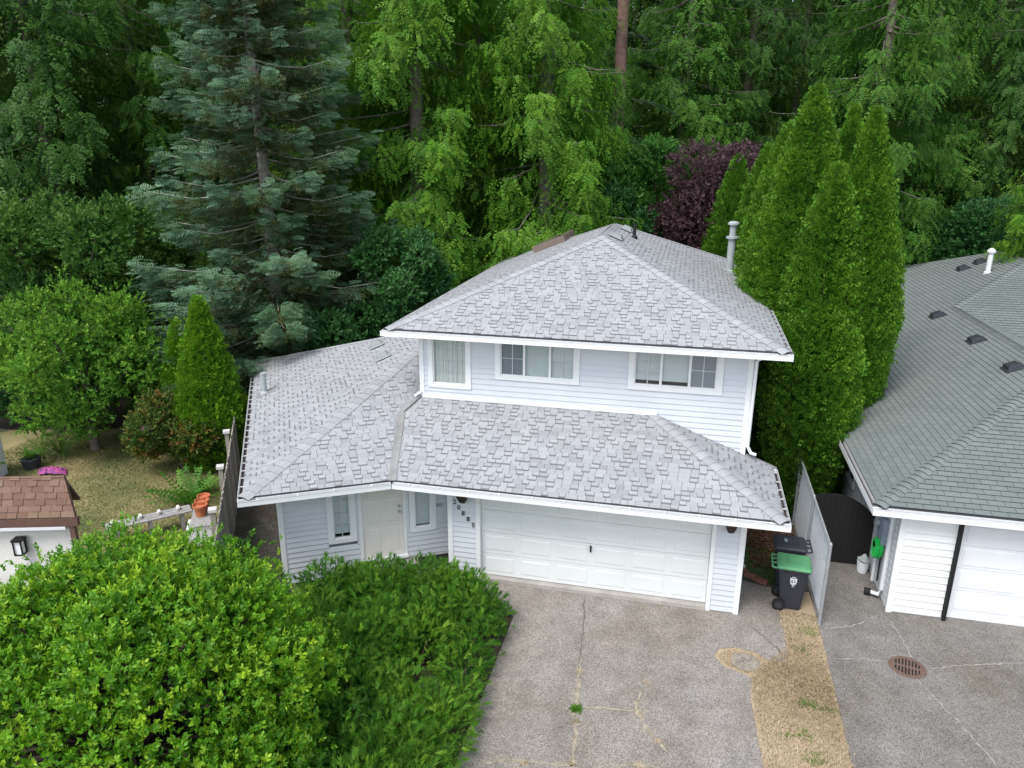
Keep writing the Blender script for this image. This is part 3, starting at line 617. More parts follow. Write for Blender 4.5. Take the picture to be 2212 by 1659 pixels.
pb = vec(3.17, 7.97, H2+S2*(ex1-3.17)); fpipe(roof3, pb, [(-.03, .10), (.05, .085), (.09, .05), (.42, .045)], 'black', 'plumbing_stack')
pb = vec(-1.0, 12.6, H2+S2*(-1.0-ex0)); fpipe(roof3, pb, [(-.03, .08), (.05, .07), (.08, .04), (.33, .04)], 'black', 'plumbing_stack')
d = ray(572, 850); pb = CAM+d*(((FLc-CAM)@nWl)/(d@nWl)); fpipe(roof2, pb, [(-.05, .13), (.04, .12), (.08, .07), (.55, .065), (.56, .08), (.60, .08)], 'ventgrey', 'plumbing_stack')
obj('flue_flashing', [pb+Uw*a+Vw*b+Z1*(-S*a+.03) for a, b in ((-.2, -.2), (.22, -.2), (.22, .2), (-.2, .2))]+[pb+Uw*a+Vw*b+Z1*(-S*a+.004) for a, b in ((-.2, -.2), (.22, -.2), (.22, .2), (-.2, .2))], [(0, 1, 2, 3), (4, 5, 6, 7), (0, 1, 5, 4), (1, 2, 6, 5), (2, 3, 7, 6), (3, 0, 4, 7)], 'flash', roof2)
a, b = vec(-.13, 9.9, H2+S2*(-.13-ex0)), vec(.85, 11.3, H2+S2*(.85-ex0))
uS = vec(0, 1, 0); sk = vec(.35, 10.9, H2+S2*(.35-ex0))
vS = nrm(vec(1, 0, S2)); mb = MB(); mb.box(sk+n3*.1, (1.05, .55, .10), (uS, vS, n3)); s_ = mb.build('skylight', 'skylight', roof3)
MB().box(sk+n3*.205, (.95, .45, .008), (uS, vS, n3)).build('pane', 'glass', s_)

# ================================================================== NEIGHBOUR'S HOUSE (right)
nh = thing('neighbour_house', 'white bungalow with grey green shingle roof and black downspout by its garage', 'house', (9.32, .83, 0))
EXn, EYn, HN, SN = 8.66, .50, 2.45, .40
npx = lambda x, y: vec(x, y, HN+SN*(x-EXn)); npy = lambda x, y: vec(x, y, HN+SN*(y-EYn)); NR, NB = 13.35, 12.7; MY = 8.0; PX, PY0, PY1 = 16.4, 15.75, 18.3
main_f = lambda x, y: vec(x, y, HN+SN*(y-MY)); gar_r = lambda x, y: vec(x, y, HN+SN*(18.04-x))
wn = quadbox(nh, 'front_wall', 'siding_n', (9.32, .83, 0), X1, NF, 0, 1.02, 0, 2.36, -.15, 0)
siding(wn, (9.32, .83, 0), X1, NF, .03, 2.34, 1.02, [], 'siding_n', .155)
wn2 = quadbox(nh, 'side_wall', 'siding_ns', (9.32, .83, 0), Yv, -X1, .15, 24.5, 0, 2.36, -.16, -.14)
siding(wn2, (9.32, .83, 0), Yv, -X1, .03, 2.34, 9.0, [(4.1, 5.7, .85, 2.1)], 'siding_ns', .155)
quadbox(nh, 'front_wall', 'siding_n', (9.32, .83, 0), X1, NF, 6.1, 8.0, 0, 2.36, -.15, 0)
quadbox(nh, 'front_wall', 'siding_n', (17.3, 8.7, 0), X1, NF, 0, 6, 0, 2.36, -.15, 0)
quadbox(nh, 'garage_lintel', 'siding_n', (9.32, .83, 0), X1, NF, 1.02, 6.1, 2.2, 2.36, -.15, 0)
MB().b2((9.285, .80, 0), (9.40, .86, 2.34)).build('corner_board', 'trim', nh); MB().b2((9.30, 1.02, 0), (9.325, 1.10, 2.34)).build('corner_board', 'trim', nh)
ngd = MB().b2((10.44, .93, .0), (15.42, .98, 2.2)).build('garage_door', 'white', nh)
for r in range(4):
    MB().b2((10.46, .915, .14+r*.51), (15.40, .932, .14+(r+1)*.51-.008)).build('section', 'white', ngd)
    for c in range(4):
        x0 = 10.50+c*1.22; MB().b2((x0+.06, .905, .21+r*.51), (x0+1.12, .917, .21+r*.51+.36)).build('panel', 'white', ngd)
MB().b2((10.44, .90, .0), (15.42, .94, .13)).build('bottom_seal', 'trim', ngd)
mb = MB(); mb.tube([(10.37, .72, 2.28), (10.37, .74, 2.15), (10.37, .74, .02)], .042, 8); mb.build('downspout', 'black', nh)
nroof = slab('roof', [npx(EXn+G, EYn+G), npx(NR, EYn+NR-EXn), npx(NR, NB), npx(EXn+G, NB)], 'under', nh)
slab('roof', [npx(EXn+G, NB), npx(NR, NB), npx(PX, PY0), npx(PX, PY1), npx(EXn+G, 26-G)], 'under', nh)
slab('roof', [npy(EXn+G, EYn+G), npy(18.04-G, EYn+G), npy(NR, EYn+NR-EXn)], 'under', nh)
slab('roof', [gar_r(18.04-G, EYn+G), gar_r(18.04-G, MY+G), gar_r(NR, NB), gar_r(NR, EYn+NR-EXn)], 'under', nh)
slab('roof', [main_f(18.04, MY+G), main_f(24.1, MY+G), main_f(PX, PY0), main_f(NR, NB)], 'under', nh)
slab('roof', [vec(24.1, MY+G, HN+SN*.1), vec(24.1, 26, HN), vec(PX, PY1, npx(PX, 0)[2]), vec(PX, PY0, npx(PX, 0)[2])], 'under', nh)
slab('roof', [vec(24.1, 26-G, HN+SN*.1), vec(EXn+G, 26-G, HN+SN*.1), vec(PX, PY1, npx(PX, 0)[2])], 'under', nh)
tn = lambda high: rng.uniform(.42, .62); an = (.142, .3, .3, .022, .002, tn, .30, 1.)
ps = []
for poly, u, org in (([npx(EXn+G, EYn+G), npx(NR, EYn+NR-EXn), npx(NR, NB), npx(EXn+G, NB)], Yv, npx(EXn+G, 0)), ([npx(EXn+G, NB), npx(NR, NB), npx(PX, PY0), npx(PX, PY1), npx(EXn+G, 26-G)], Yv, npx(EXn+G, 0)),
                     ([npy(EXn+G, EYn+G), npy(18.04-G, EYn+G), npy(NR, EYn+NR-EXn)], X1, npy(0, EYn+G)), ([gar_r(18.04-G, EYn+G), gar_r(18.04-G, MY+G), gar_r(NR, NB), gar_r(NR, EYn+NR-EXn)], Yv, gar_r(18.04-G, 0)), ([main_f(18.04, MY+G), main_f(24.1, MY+G), main_f(PX, PY0), main_f(NR, NB)], X1, main_f(0, MY+G))):
    ps += shingle_plane(poly, u, org, *an)
lay_shingles(nroof, ps, 'shingle_n', 300, lambda c: True)
nL, nFn, nRn = nrm(vec(-SN, 0, 1)), nrm(vec(0, -SN, 1)), nrm(vec(SN, 0, 1))
caps(nroof, npx(EXn+G, EYn+G), npx(NR, EYn+NR-EXn), nL, nFn, 'shingle_n', .15, .16, .024, tone=(.45, .75), butt=0); caps(nroof, npx(NR, EYn+NR-EXn), npx(NR, NB), nL, nRn, 'shingle_n', .15, .16, .024, 'ridge_cap', tone=(.5, .8), butt=0)
caps(nroof, npx(NR, NB), npx(PX, PY0), nL, nFn, 'shingle_n', .15, .18, .024, tone=(.5, .8), butt=0); caps(nroof, npx(PX, PY0), npx(PX, PY1), nL, nRn, 'shingle_n', .15, .18, .024, 'ridge_cap')
for x, y in ((12.75, 12.2), (12.8, 8.75), (12.75, 5.95), (14.9, 17.3), (15.5, 17.5)): vent(nroof, npx(x, y), Yv, nL, 'ventblack', .20, .17, .11)
d = ray(2133, 590); pb = CAM+d*(((npx(EXn, 0)-CAM)@nL)/(d@nL)); fpipe(nroof, pb, [(-.05, .13), (.05, .12), (.07, .085), (.72, .085), (.74, .14), (.80, .14), (.88, .05)], 'white', 'chimney_flue')
gutter(nh, vec(EXn, EYn, HN), vec(18.04, EYn, HN), Yv, .14, hangers=False); gutter(nh, vec(EXn, EYn+.112, HN), vec(EXn, 26, HN), X1, .14, hangers=False)
for pts in ([(EXn+.11, EYn+.11), (18, EYn+.11), (18, .80), (9.29, .80), (9.29, 26), (EXn+.11, 26)],):
    V = [vec(*p, HN-.15) for p in pts]+[vec(*p, HN-.13) for p in pts]; m = len(pts); obj('soffit', V, [tuple(range(m)), tuple(range(m, 2*m))]+[(i, (i+1) % m, m+(i+1) % m, m+i) for i in range(m)], 'trim', nh)
window(nh, vec(9.32, .83, 0), Yv, -X1, 4.2, 5.6, .95, 2.0, .08, [(4.2, 4.9, 1, 1, 'plain'), (4.9, 5.6, 1, 1, 'plain')])
# meter, pipes, hose on the side wall
mt = MB().b2((9.20, 1.58, 1.12), (9.318, 1.82, 1.72)).build('meter_box', 'meter', nh); MB().tube([(9.21, 1.97, 1.46), (9.12, 1.97, 1.46)], .085, 14).build('meter_dial', 'ventgrey', mt)
MB().b2((9.22, 1.87, 1.1), (9.318, 2.07, 1.66)).build('meter_base', 'meter', mt)
MB().tube([(9.27, 2.02, 1.25), (9.27, 2.02, .0)], .035, 8).build('conduit', 'white', nh)
MB().tube([(9.25, 1.62, 1.32), (9.25, 1.60, .25)], .018, 6).build('cable', 'black', nh)
mb = MB(); mb.tube([(9.27, 1.26, 2.3), (9.27, 1.26, .25), (9.22, 1.26, .12), (9.08, 1.36, .10)], .045, 8); ds = mb.build('downspout', 'white', nh); MB().tube([(9.10, 1.355, .10), (8.98, 1.40, .085)], .075, 12).build('drain_end', 'tyre', ds)
hs = thing('garden_hose', 'coil of bright green hose hung on the bungalow side wall', 'hose', (9.2, 1.7, 1.0)); mb = MB()
for k in range(7):
    r = .19+.012*(k % 3); x = 9.26-.024*k; mb.tube([(x, 1.72+r*.8*math.cos(a), .98+r*1.1*math.sin(a)) for a in np.linspace(0, 2*math.pi, 25)], .012, 6, cap=False)
mb.build('coil', 'hose', hs); MB().b2((9.1, 1.67, 1.02), (9.33, 1.77, 1.10)).build('bracket', 'black', hs)
sb = thing('white_bucket', 'white plastic bucket with rags beside the black gate', 'bucket', (9.12, 2.35, .0)); mb = MB(); mb.tube([(9.12, 2.35, z) for z in (0.002, .02, .26, .28)], [.10, .11, .13, .135], 14); mb.build('pail', 'white', sb, smooth=False)
P = [vec(9.12+.14*math.cos(a)*r, 2.35+.14*math.sin(a)*r, .29+.14*(1-r)+.07*rng.random()) for r in (1, .6, .1) for a in np.linspace(0, 2*math.pi, 9)[:-1]]
obj('rag', P, [(8*i+j, 8*i+(j+1) % 8, 8*i+8+(j+1) % 8, 8*i+8+j) for i in range(2) for j in range(8)]+[tuple(range(16, 24))], 'ventgrey', sb)

# ================================================================== FENCES, GATE, BINS
cf = thing('chain_link_fence', 'galvanised chain link fence between the two driveways', 'fence', (7.86, 0, 0)); FX = 7.86; FL_ = 6.6
for k, y in enumerate((0, 2.2, 4.4, 6.6)):
    p = MB().tube([(FX, y, -.02), (FX, y, 1.84), (FX, y, 1.87)], [.034, .034, .02], 10).build('post', 'galv', cf)
MB().tube([(FX, 0, 1.8), (FX, FL_, 1.8)], .024, 8).build('top_rail', 'galv', cf); MB().tube([(FX+.03, .04, .06), (FX+.03, FL_, .06)], .008, 6).build('tension_wire', 'galv', cf)
wm = MB(); sp = .088; hz = 1.74
for k in range(int((FL_+hz)/sp)):
    for s in (1, -1):
        y0 = k*sp-hz; a, b = (y0, .05), (y0+hz, .05+hz)
        ya, yb = max(0.03, a[0]), min(FL_, b[0]); za, zb = .05+(ya-y0), .05+(yb-y0)
        if zb-za < .02: continue
        if s < 0: za, zb = .05+hz+.05-za, .05+hz+.05-zb
        c = vec(FX+.03+.004*s, (ya+yb)/2, (za+zb)/2); d = nrm(vec(0, yb-ya, zb-za)); wm.box(c, (math.hypot(yb-ya, zb-za)/2, .0036, .0036), (d, vec(1, 0, 0), np.cross(vec(1, 0, 0), d)))
wo_ = wm.build('wire_mesh', 'wire', cf); wo_['kind'] = 'stuff'
gt = thing('arched_gate', 'solid black arched gate closing the passage beside the bungalow', 'gate', (8.6, 2.65, 0))
nb_ = 11; x0, x1 = 7.93, 9.30
top = lambda x: np.interp(x, [7.93, 8.1, 8.35, 8.6, 8.85, 9.05, 9.3], [1.66, 1.72, 1.75, 1.735, 1.63, 1.50, 1.27])
for k in range(nb_):
    a, b = x0+(x1-x0)*k/nb_, x0+(x1-x0)*(k+1)/nb_-.004; y = 2.65+.004*(k % 2)
    obj('plank', [(a, y-.012, .02), (b, y-.012, .02), (b, y-.012, top(b)), (a, y-.012, top(a)), (a, y+.012, .02), (b, y+.012, .02), (b, y+.012, top(b)), (a, y+.012, top(a))], [(0, 1, 2, 3), (5, 4, 7, 6), (0, 4, 5, 1), (3, 2, 6, 7), (0, 3, 7, 4), (1, 5, 6, 2)], 'blackmatte', gt)
for z in (.35, 1.1): MB().b2((x0, 2.67, z-.05), (x1, 2.70, z+.05)).build('rail', 'blackmatte', gt)
def cart(label, p, rz, lidmat, emblem):
    t = thing('wheeled_bin', label, 'bin', p, rz, 'kerbside bins by the chain link fence')
    def ring(hx, y0, y1, z, n=5, r=.06):
        out = []
        for sx, sy in ((-1, 0), (1, 0), (1, 1), (-1, 1)):
            yy = y0 if sy == 0 else y1; cx, cyy = sx*(hx-r), yy+(r if sy == 0 else -r); a0 = {(-1, 0): math.pi, (1, 0): 1.5*math.pi, (1, 1): 0, (-1, 1): .5*math.pi}[(sx, sy)]
            out += [(cx+r*math.cos(a0+k*math.pi/2/(n-1)), cyy+r*math.sin(a0+k*math.pi/2/(n-1)), z) for k in range(n)]
        return out
    secs = [(.20, -.22, .16, .03), (.215, -.24, .20, .20), (.27, -.30, .29, .93), (.30, -.33, .32, .94), (.30, -.33, .32, .985)]
    V = sum((ring(*s) for s in secs), []); m = 20
    F = [tuple(range(m))[::-1], tuple(range(4*m, 5*m))]+[(i*m+j, i*m+(j+1) % m, (i+1)*m+(j+1) % m, (i+1)*m+j) for i in range(4) for j in range(m)]
    obj('body', V, F, 'cartbody', t, world=False)
    secs = [(.315, -.35, .33, .987), (.315, -.35, .33, 1.01), (.29, -.32, .31, 1.045), (.20, -.22, .22, 1.06)]
    V = sum((ring(*s) for s in secs), [])
    lid = obj('lid', V, [tuple(range(m))[::-1], tuple(range(3*m, 4*m))]+[(i*m+j, i*m+(j+1) % m, (i+1)*m+(j+1) % m, (i+1)*m+j) for i in range(3) for j in range(m)], lidmat, t, world=False)
    MB().b2((-.15, -.16, 1.058), (.15, .10, 1.075)).build('raised_panel', lidmat, lid, world=False)
    MB().b2((-.07, -.13, 1.0755), (.07, -.07, 1.078)).build('label_plate', lidmat if emblem else 'slate', lid, world=False)
    mb = MB(); mb.tube([(-.27, .33, .97), (-.27, .42, 1.0), (.27, .42, 1.0), (.27, .33, .97)], .018, 8); mb.build('handle', lidmat if emblem else 'cartbody', t, world=False)
    for x in (-.09, .09): MB().b2((x-.015, .32, .985), (x+.015, .42, 1.01)).build('handle_strut', lidmat if emblem else 'cartbody', t, world=False)
    for s in (-1, 1):
        c = vec(s*.27, .22, .13); w = MB().tube([c+vec(-.035, 0, 0), c+vec(-.03, 0, 0), c+vec(.03, 0, 0), c+vec(.035, 0, 0)], [.10, .13, .13, .10], 20).build('wheel', 'tyre', t, world=False)
        MB().tube([c+vec(-.037, 0, 0), c+vec(.037, 0, 0)], .075, 14).build('hub', 'cartbody', w, world=False)
    MB().tube([(-.3, .22, .13), (.3, .22, .13)], .014, 6).build('axle', 'tyre', t, world=False)
    if emblem:
        sh_ = [(-.065, .09), (0, .075), (.065, .09), (.065, 0), (.05, -.055), (0, -.10), (-.05, -.055), (-.065, 0)]
        def front(x, z): f = (z-.20)/(.73); return vec(-.215-.055*f-.003, -x-.02, z)
        E = obj('emblem', [front(x, .70+z) for x, z in sh_]+[front(x, .70+z)+vec(.002, 0, 0) for x, z in sh_], [tuple(range(8)), tuple(range(8, 16))]+[(i, (i+1) % 8, 8+(i+1) % 8, 8+i) for i in range(8)], 'emblem', t, world=False)
        for (xa, xb, za, zb) in ((-.05, .05, .038, .05), (-.035, -.012, -.03, .02), (.012, .04, -.02, .015), (-.03, .03, -.055, -.045), (-.052, -.04, -.01, .03)):
            P = [front(x, .70+z)+vec(-.002, 0, 0) for x, z in ((xa, za), (xb, za), (xb, zb), (xa, zb))]; obj('emblem_mark', P, [(0, 1, 2, 3)], 'cartbody', E, world=False)
        mk_ = [front(x, .70+z) for x, z in ((-.03, .10), (.03, .10), (.035, .118), (-.035, .118))]; obj('emblem_mark', mk_, [(0, 1, 2, 3)], 'emblem', E, world=False)
        mk_ = [front(x, .70+z) for x, z in ((-.025, -.125), (.025, -.125), (.025, -.113), (-.025, -.113))]; obj('emblem_mark', mk_, [(0, 1, 2, 3)], 'emblem', E, world=False)
    return t
cart('dark grey wheeled bin with green lid and white shield emblem', (7.33, .60, 0), math.radians(86), 'cartgreen', True)
cart('dark grey wheeled bin with black lid behind the green lidded bin', (7.36, 1.42, 0), math.radians(-92), 'cartbody', False)

# ================================================================== SMALL GROUND DETAIL
def ground_strip(name, pix, w, mat, z, wob=.3):
    """a crack line given as picture points on the ground, its width varying"""
    P = [gz(x, y) for x, y in pix]; pts = []
    for a, b in zip(P[:-1], P[1:]):
        n = max(2, int(np.linalg.norm(b-a)/.07)); pts += [a+(b-a)*k/n+vec(*rng.normal(0, .012, 2), 0) for k in range(n)]
    pts.append(P[-1]); V = []; m = len(pts)
    for i, p in enumerate(pts):
        d = nrm(pts[min(i+1, m-1)]-pts[max(i-1, 0)]); s = vec(-d[1], d[0], 0); ww_ = w*(1+wob*rng.normal())*min(1, .35+min(i, m-1-i)*.25); V += [p*vec(1, 1, 0)+s*max(.003, ww_)+Z1*z, p*vec(1, 1, 0)-s*max(.003, ww_)+Z1*z]
    return structure(obj(name, V, [(2*i, 2*i+1, 2*i+3, 2*i+2) for i in range(m-1)], mat))
ground_strip('driveway_crack', [(1262, 1290), (1262, 1330), (1256, 1390), (1251, 1430)], .011, 'crackdark', .005)
ground_strip('driveway_crack', [(1256, 1425), (1250, 1460), (1245, 1530), (1241, 1600), (1236, 1665)], .028, 'crackdry', .006, .45)
ground_strip('driveway_crack', [(1250, 1526), (1300, 1530), (1368, 1537)], .018, 'crackdry', .006, .5)
ground_strip('driveway_crack', [(1388, 1490), (1372, 1530), (1385, 1560), (1418, 1598), (1442, 1625)], .03, 'crackdry', .007, .7)
ground_strip('driveway_crack', [(1030, 1648), (1100, 1642), (1180, 1650), (1242, 1652)], .02, 'crackdry', .006, .7)
ground_strip('driveway_crack', [(1310, 1655), (1380, 1652), (1440, 1658)], .03, 'crackdry', .006, .7)
ground_strip('driveway_crack', [(1607, 1342), (1650, 1375), (1700, 1420)], .010, 'crackdark', .005)
for pix in ([(1782, 1358), (1830, 1354), (1862, 1346), (1900, 1327)], [(1898, 1325), (1920, 1340), (1945, 1372), (1972, 1428)], [(1800, 1424), (1860, 1424), (1926, 1432)], [(1992, 1446), (2080, 1438), (2212, 1432)], [(1975, 1462), (2020, 1510), (2080, 1570), (2130, 1625), (2160, 1665)]):
    ground_strip('driveway_crack', pix, .008, 'crackline', .008, .6)
# round cover in the verge and the drain grate
mh = thing('inspection_cover', 'round weathered concrete inspection cover in the dry patch by the driveway', 'cover', (6.33, -1.56, 0))
MB().tube([(6.33, -1.56, -.02), (6.33, -1.56, .008), (6.33, -1.56, .012)], [.27, .27, .25], 28).build('lid', 'coverc', mh)
for k in range(14):
    x, y = 6.33+rng.uniform(-.15, .15), -1.56+rng.uniform(-.1, .1); MB().box((x, y, .0135), (.018, .007, .003), (vec(.8, .6, 0), vec(-.6, .8, 0), Z1)).build('lettering_lug', 'crackdark', mh)
dg_ = thing('drain_grate', 'round rusty iron drain grate set in the neighbouring driveway', 'grate', (9.27, -1.02, 0)); cx, cyy, r_ = 9.27, -1.02, .275
th_ = np.linspace(0, 2*math.pi, 41)[:-1]; V = [(cx+r*math.cos(a), cyy+r*math.sin(a), z) for r, z in ((r_+.05, .006), (r_+.04, .016), (r_-.03, .016), (r_-.03, .004)) for a in th_]
obj('rim', V, [(40*i+j, 40*i+(j+1) % 40, 40*i+40+(j+1) % 40, 40*i+40+j) for i in range(3) for j in range(40)], 'iron', dg_)
MB().tube([(cx, cyy, .003), (cx, cyy, .0065)], r_-.012, 32).build('sump', 'dark', dg_)
dd = nrm(vec(1, -.25, 0)); ee = vec(-dd[1], dd[0], 0)
for k in range(-4, 5):
    h = math.sqrt(max(.001, (r_-.03)**2-(k*.056)**2)); MB().box(vec(cx, cyy, .012)+dd*k*.056, (.014, h, .004), (dd, ee, Z1)).build('bar', 'iron', dg_)
MB().box((cx, cyy, .0125), (r_-.03, .022, .0043), (dd, ee, Z1)).build('cross_bar', 'iron', dg_)
dm = MB(); c = BW-Uw*1.0+NW*.33; dm.box(c+Z1*.267, (.42, .24, .008), (Uw, Vw, Z1)); tag(dm.build('door_mat', 'mat'), 'black rectangular door mat on the porch by the front door', 'mat')
# pavers, firewood and fallen leaves in the right hand passage
for k, (x, y, a) in enumerate(((6.42, 1.72, .2), (6.62, 1.52, -.5), (6.85, 1.36, -.45))):
    tag(MB().box((x, y, .035), (.13, .06, .04), (vec(math.cos(a), math.sin(a), 0), vec(-math.sin(a), math.cos(a), 0), Z1)).build('paver', 'redbrick'), 'weathered red paver edging the passage beside the garage', 'paver', 'red pavers edging the passage')
for k, (x, y, z, a) in enumerate(((7.42, 3.9, .06, .2), (7.5, 4.05, .06, .5), (7.35, 4.2, .07, -.1), (7.45, 4.02, .17, .35))):
    d = vec(math.cos(a), math.sin(a), 0); tag(MB().tube([vec(x, y, z)-d*.28, vec(x, y, z)+d*.28], .065, 7).build('split_log', 'orangewood'), 'pale split log stacked behind the wheeled bins', 'log', 'split logs behind the bins')
fs = thing('garden_tap', 'white wall tap with hose fitting on the garage side wall', 'tap', (6.3, 1.2, .5)); MB().tube([(6.25, 1.2, .5), (6.40, 1.2, .5), (6.44, 1.2, .42)], .025, 8).build('spout', 'ventgrey', fs); MB().tube([(6.36, 1.2, .5), (6.36, 1.2, .58)], .012, 6).build('stem', 'ventgrey', fs); MB().box((6.36, 1.2, .585), (.05, .05, .012)).build('handwheel', 'galv', fs)
mb = MB(); mb.tube([(6.30, .95+.16*math.cos(a), .62+.2*math.sin(a)) for a in np.linspace(0, 6.28, 18)], .018, 6); mb.build('hose_coil', 'ventgrey', fs)

# ================================================================== LEFT GARDEN: fence, yard things, white house
lf = thing('wooden_fence', 'weathered grey board fence along the left side of the pale blue house', 'fence', tuple(FENA))
n = int(FENL/.145)
plan = np.array([[-.5, -.5], [.5, -.5], [.5, .5], [-.5, .5]])
for k in range(n):
    p = fen(k*.145+.07); h = 1.72+rng.uniform(-.03, .03); t_ = rng.uniform(0, 1); mb = MB(); mb.box(p+Z1*(h/2)+Uw*(.012*(k % 2)), (.069, .011, h/2), (Vw, Uw, Z1)); mb.T = [t_]*6; mb.build('board', 'fencewood', lf, tone=True)
for z in (.4, 1.5): mb = MB(); mb.box(fen(FENL/2)+Uw*.05+Z1*z, (FENL/2, .02, .045), (Vw, Uw, Z1)); mb.T = [.4]*6; mb.build('rail', 'fencewood', lf, tone=True)
for s in (.2, 2.0, 4.35, 6.8, 9.2, 11.6):
    c = fen(s)+Uw*.11; mb = MB(); mb.box(c+Z1*.93, (.05, .05, .93), (Vw, Uw, Z1)); mb.T = [.6]*6; po = mb.build('post', 'fencewood', lf, tone=True)
    MB().box(c+Z1*1.90, (.085, .085, .035), (Vw, Uw, Z1)).build('post_cap', 'capwhite', po)
# terracotta pots on a board stand against the fence
st_ = thing('plank_stand', 'low grey plank stand holding terracotta pots by the fence', 'stand', tuple(gz(436, 1118, 0)*vec(1, 1, 0))); pc = gz(436, 1115, .52)*vec(1, 1, 0)
MB().box(pc+Z1*.50, (.55, .24, .02), (Vw, Uw, Z1)).build('board', 'greywood', st_)
for s in (-.45, .45): MB().box(pc+Vw*s+Z1*.24, (.03, .22, .239), (Vw, Uw, Z1)).build('leg', 'greywood', st_)
for k, (px, py, r) in enumerate(((432, 1093, .17), (436, 1083, .165), (440, 1073, .15))):
    c = gz(px, py, .78)*vec(1, 1, 0); z0 = .522
    th_ = np.linspace(0, 2*math.pi, 21)[:-1]; V = [(c[0]+rr*math.cos(a), c[1]+rr*math.sin(a), z) for rr, z in ((r*.66, z0), (r*.9, z0+.24), (r*1.04, z0+.245), (r*1.06, z0+.30), (r*.95, z0+.30), (r*.86, z0+.24)) for a in th_]
    F = [(20*i+j, 20*i+(j+1) % 20, 20*i+20+(j+1) % 20, 20*i+20+j) for i in range(5) for j in range(20)]+[tuple(range(20)), tuple(range(100, 120))]
    pt = thing('flower_pot', ['terracotta pot nearest the white box on the plank stand', 'terracotta pot in the middle of three on the plank stand', 'terracotta pot beside the fern on the plank stand'][k], 'pot', tuple(c+Z1*z0), group='terracotta pots by the fence'); obj('pot', V, F, 'terra', pt)
    MB().tube([c+Z1*(z0+.2), c+Z1*(z0+.236)], r*.85, 16).build('soil', 'bed', pt)
wb = gz(432, 1135, .0); wbx = thing('white_crate', 'white lidded plastic crate on the ground beside the fence', 'crate', tuple(gz(432, 1128, .5)*vec(1, 1, 0))); c = gz(432, 1128, .5)*vec(1, 1, 0)
MB().box(c+Z1*.22, (.24, .27, .22), (Vw, Uw, Z1)).build('tub', 'white', wbx); MB().box(c+Z1*.46, (.26, .29, .02), (Vw, Uw, Z1)).build('lid', 'white', wbx)
# slatted grey bench frame lying beside the lawn
bn = thing('plank_bench', 'silvery weathered plank bench at the edge of the lawn', 'bench', tuple(gz(350, 1115, .45)*vec(1, 1, 0))); a, b = gz(228, 1140, .45), gz(412, 1098, .45); d = nrm(b-a); s = vec(-d[1], d[0], 0); L_ = np.linalg.norm(b-a)
for k in (-1, 0, 1): MB().box((a+b)/2*vec(1, 1, 0)+s*k*.14+Z1*.45, (L_/2, .062, .02), (d, s, Z1)).build('seat_plank', 'greywood', bn)
for f in (.12, .5, .88):
    c = a+(b-a)*f; MB().box(c*vec(1, 1, 0)+Z1*.21, (.04, .19, .21), (d, s, Z1)).build('trestle', 'greywood', bn)
for f in (.08, .4, .62, .85): c = a+(b-a)*f; MB().box(c*vec(1, 1, 0)+s*.06+Z1*.52, (.03, .09, .035), (d, s, nrm(Z1+.3*d))).build('block', 'capwhite', bn)
# folded outdoor cushion and planter beyond the small roof
tp = thing('picnic_blanket', 'rumpled pink and purple blanket on the lawn edge', 'blanket', tuple(gz(110, 1020))); nx, ny = 16, 9; V = []
for j in range(ny):
    for i in range(nx):
        p = gz(84+60*i/(nx-1), 1028-13*j/(ny-1)); V.append((p[0], p[1], .02+.14*math.sin(math.pi*i/(nx-1))**.7*math.sin(math.pi*min(.98, j/(ny-1)+.02))**.5+.05*rng.random()))
obj('cloth', V, [(j*nx+i, j*nx+i+1, (j+1)*nx+i+1, (j+1)*nx+i) for j in range(ny-1) for i in range(nx-1)], 'tarp', tp)
pl = thing('planter', 'dark round planter with a lime green plant on the far lawn', 'planter', tuple(gz(70, 1010))); c = gz(70, 1010); MB().tube([c, c+Z1*.3, c+Z1*.32], [.22, .28, .26], 14).build('tub', 'ventblack', pl)
# white stucco house with a steep brown shake canopy
wh = thing('stucco_house', 'white stucco house corner under a steep brown shake canopy', 'house', tuple(gz(60, 1200)))
eR, eL = gz(163, 1117, 2.2), gz(-140, 1124, 2.2); rR = gz(138, 1027, 2.95); du = nrm(eR-eL); dv = vec(-du[1], du[0], 0); rL = eL+(rR-eR)
up3 = rR-eR; Lc = np.linalg.norm(eR-eL); backs = dv*.9
ck = slab('canopy_roof', [eL, eR, rR, rL], 'brown', wh, .05, -.02)
pcs = shingle_plane([eL, eR, rR, rL], du, eR-du*.02, .125, .20, .24, .02, .004, lambda h: rng.uniform(.3, .95))
lay_shingles(ck, pcs, 'shake', 200)
slab('canopy_roof', [rL, rR, rR+dv*.45-Z1*.72, rL+dv*.45-Z1*.72], 'brown', wh, .04)
MB().box((eL+eR)/2-Z1*.10+dv*.03+du*.03, (Lc/2, .05, .09), (du, dv, Z1)).build('beam', 'brown', wh)
pB = eR-du*.12; MB().box(pB*vec(1, 1, 0)+Z1*1.0+dv*.06, (.05, .05, 1.0), (du, dv, Z1)).build('post', 'brown', wh)
w0 = eR*vec(1, 1, 0)-du*.22+dv*.25; MB().box(w0-du*2.1+Z1*1.0, (2.1, .06, 1.0), (du, dv, Z1)).build('wall', 'stucco', wh); MB().box(w0-du*2.0-dv*.12+Z1*1.97, (2.0, .16, .03), (du, dv, Z1)).build('ledge', 'white', wh)
lc = gd(20, 1195, 12.0); lc = w0-du*1.0-dv*.14+Z1*1.55; MB().box(lc+dv*.05, (.05, .03, .10), (du, dv, Z1)).build('lantern_bracket', 'black', wh)
ln = MB(); ln.box(lc-dv*.06+Z1*.16, (.10, .10, .02), (du, dv, Z1)); ln.box(lc-dv*.06-Z1*.16, (.085, .085, .012), (du, dv, Z1))
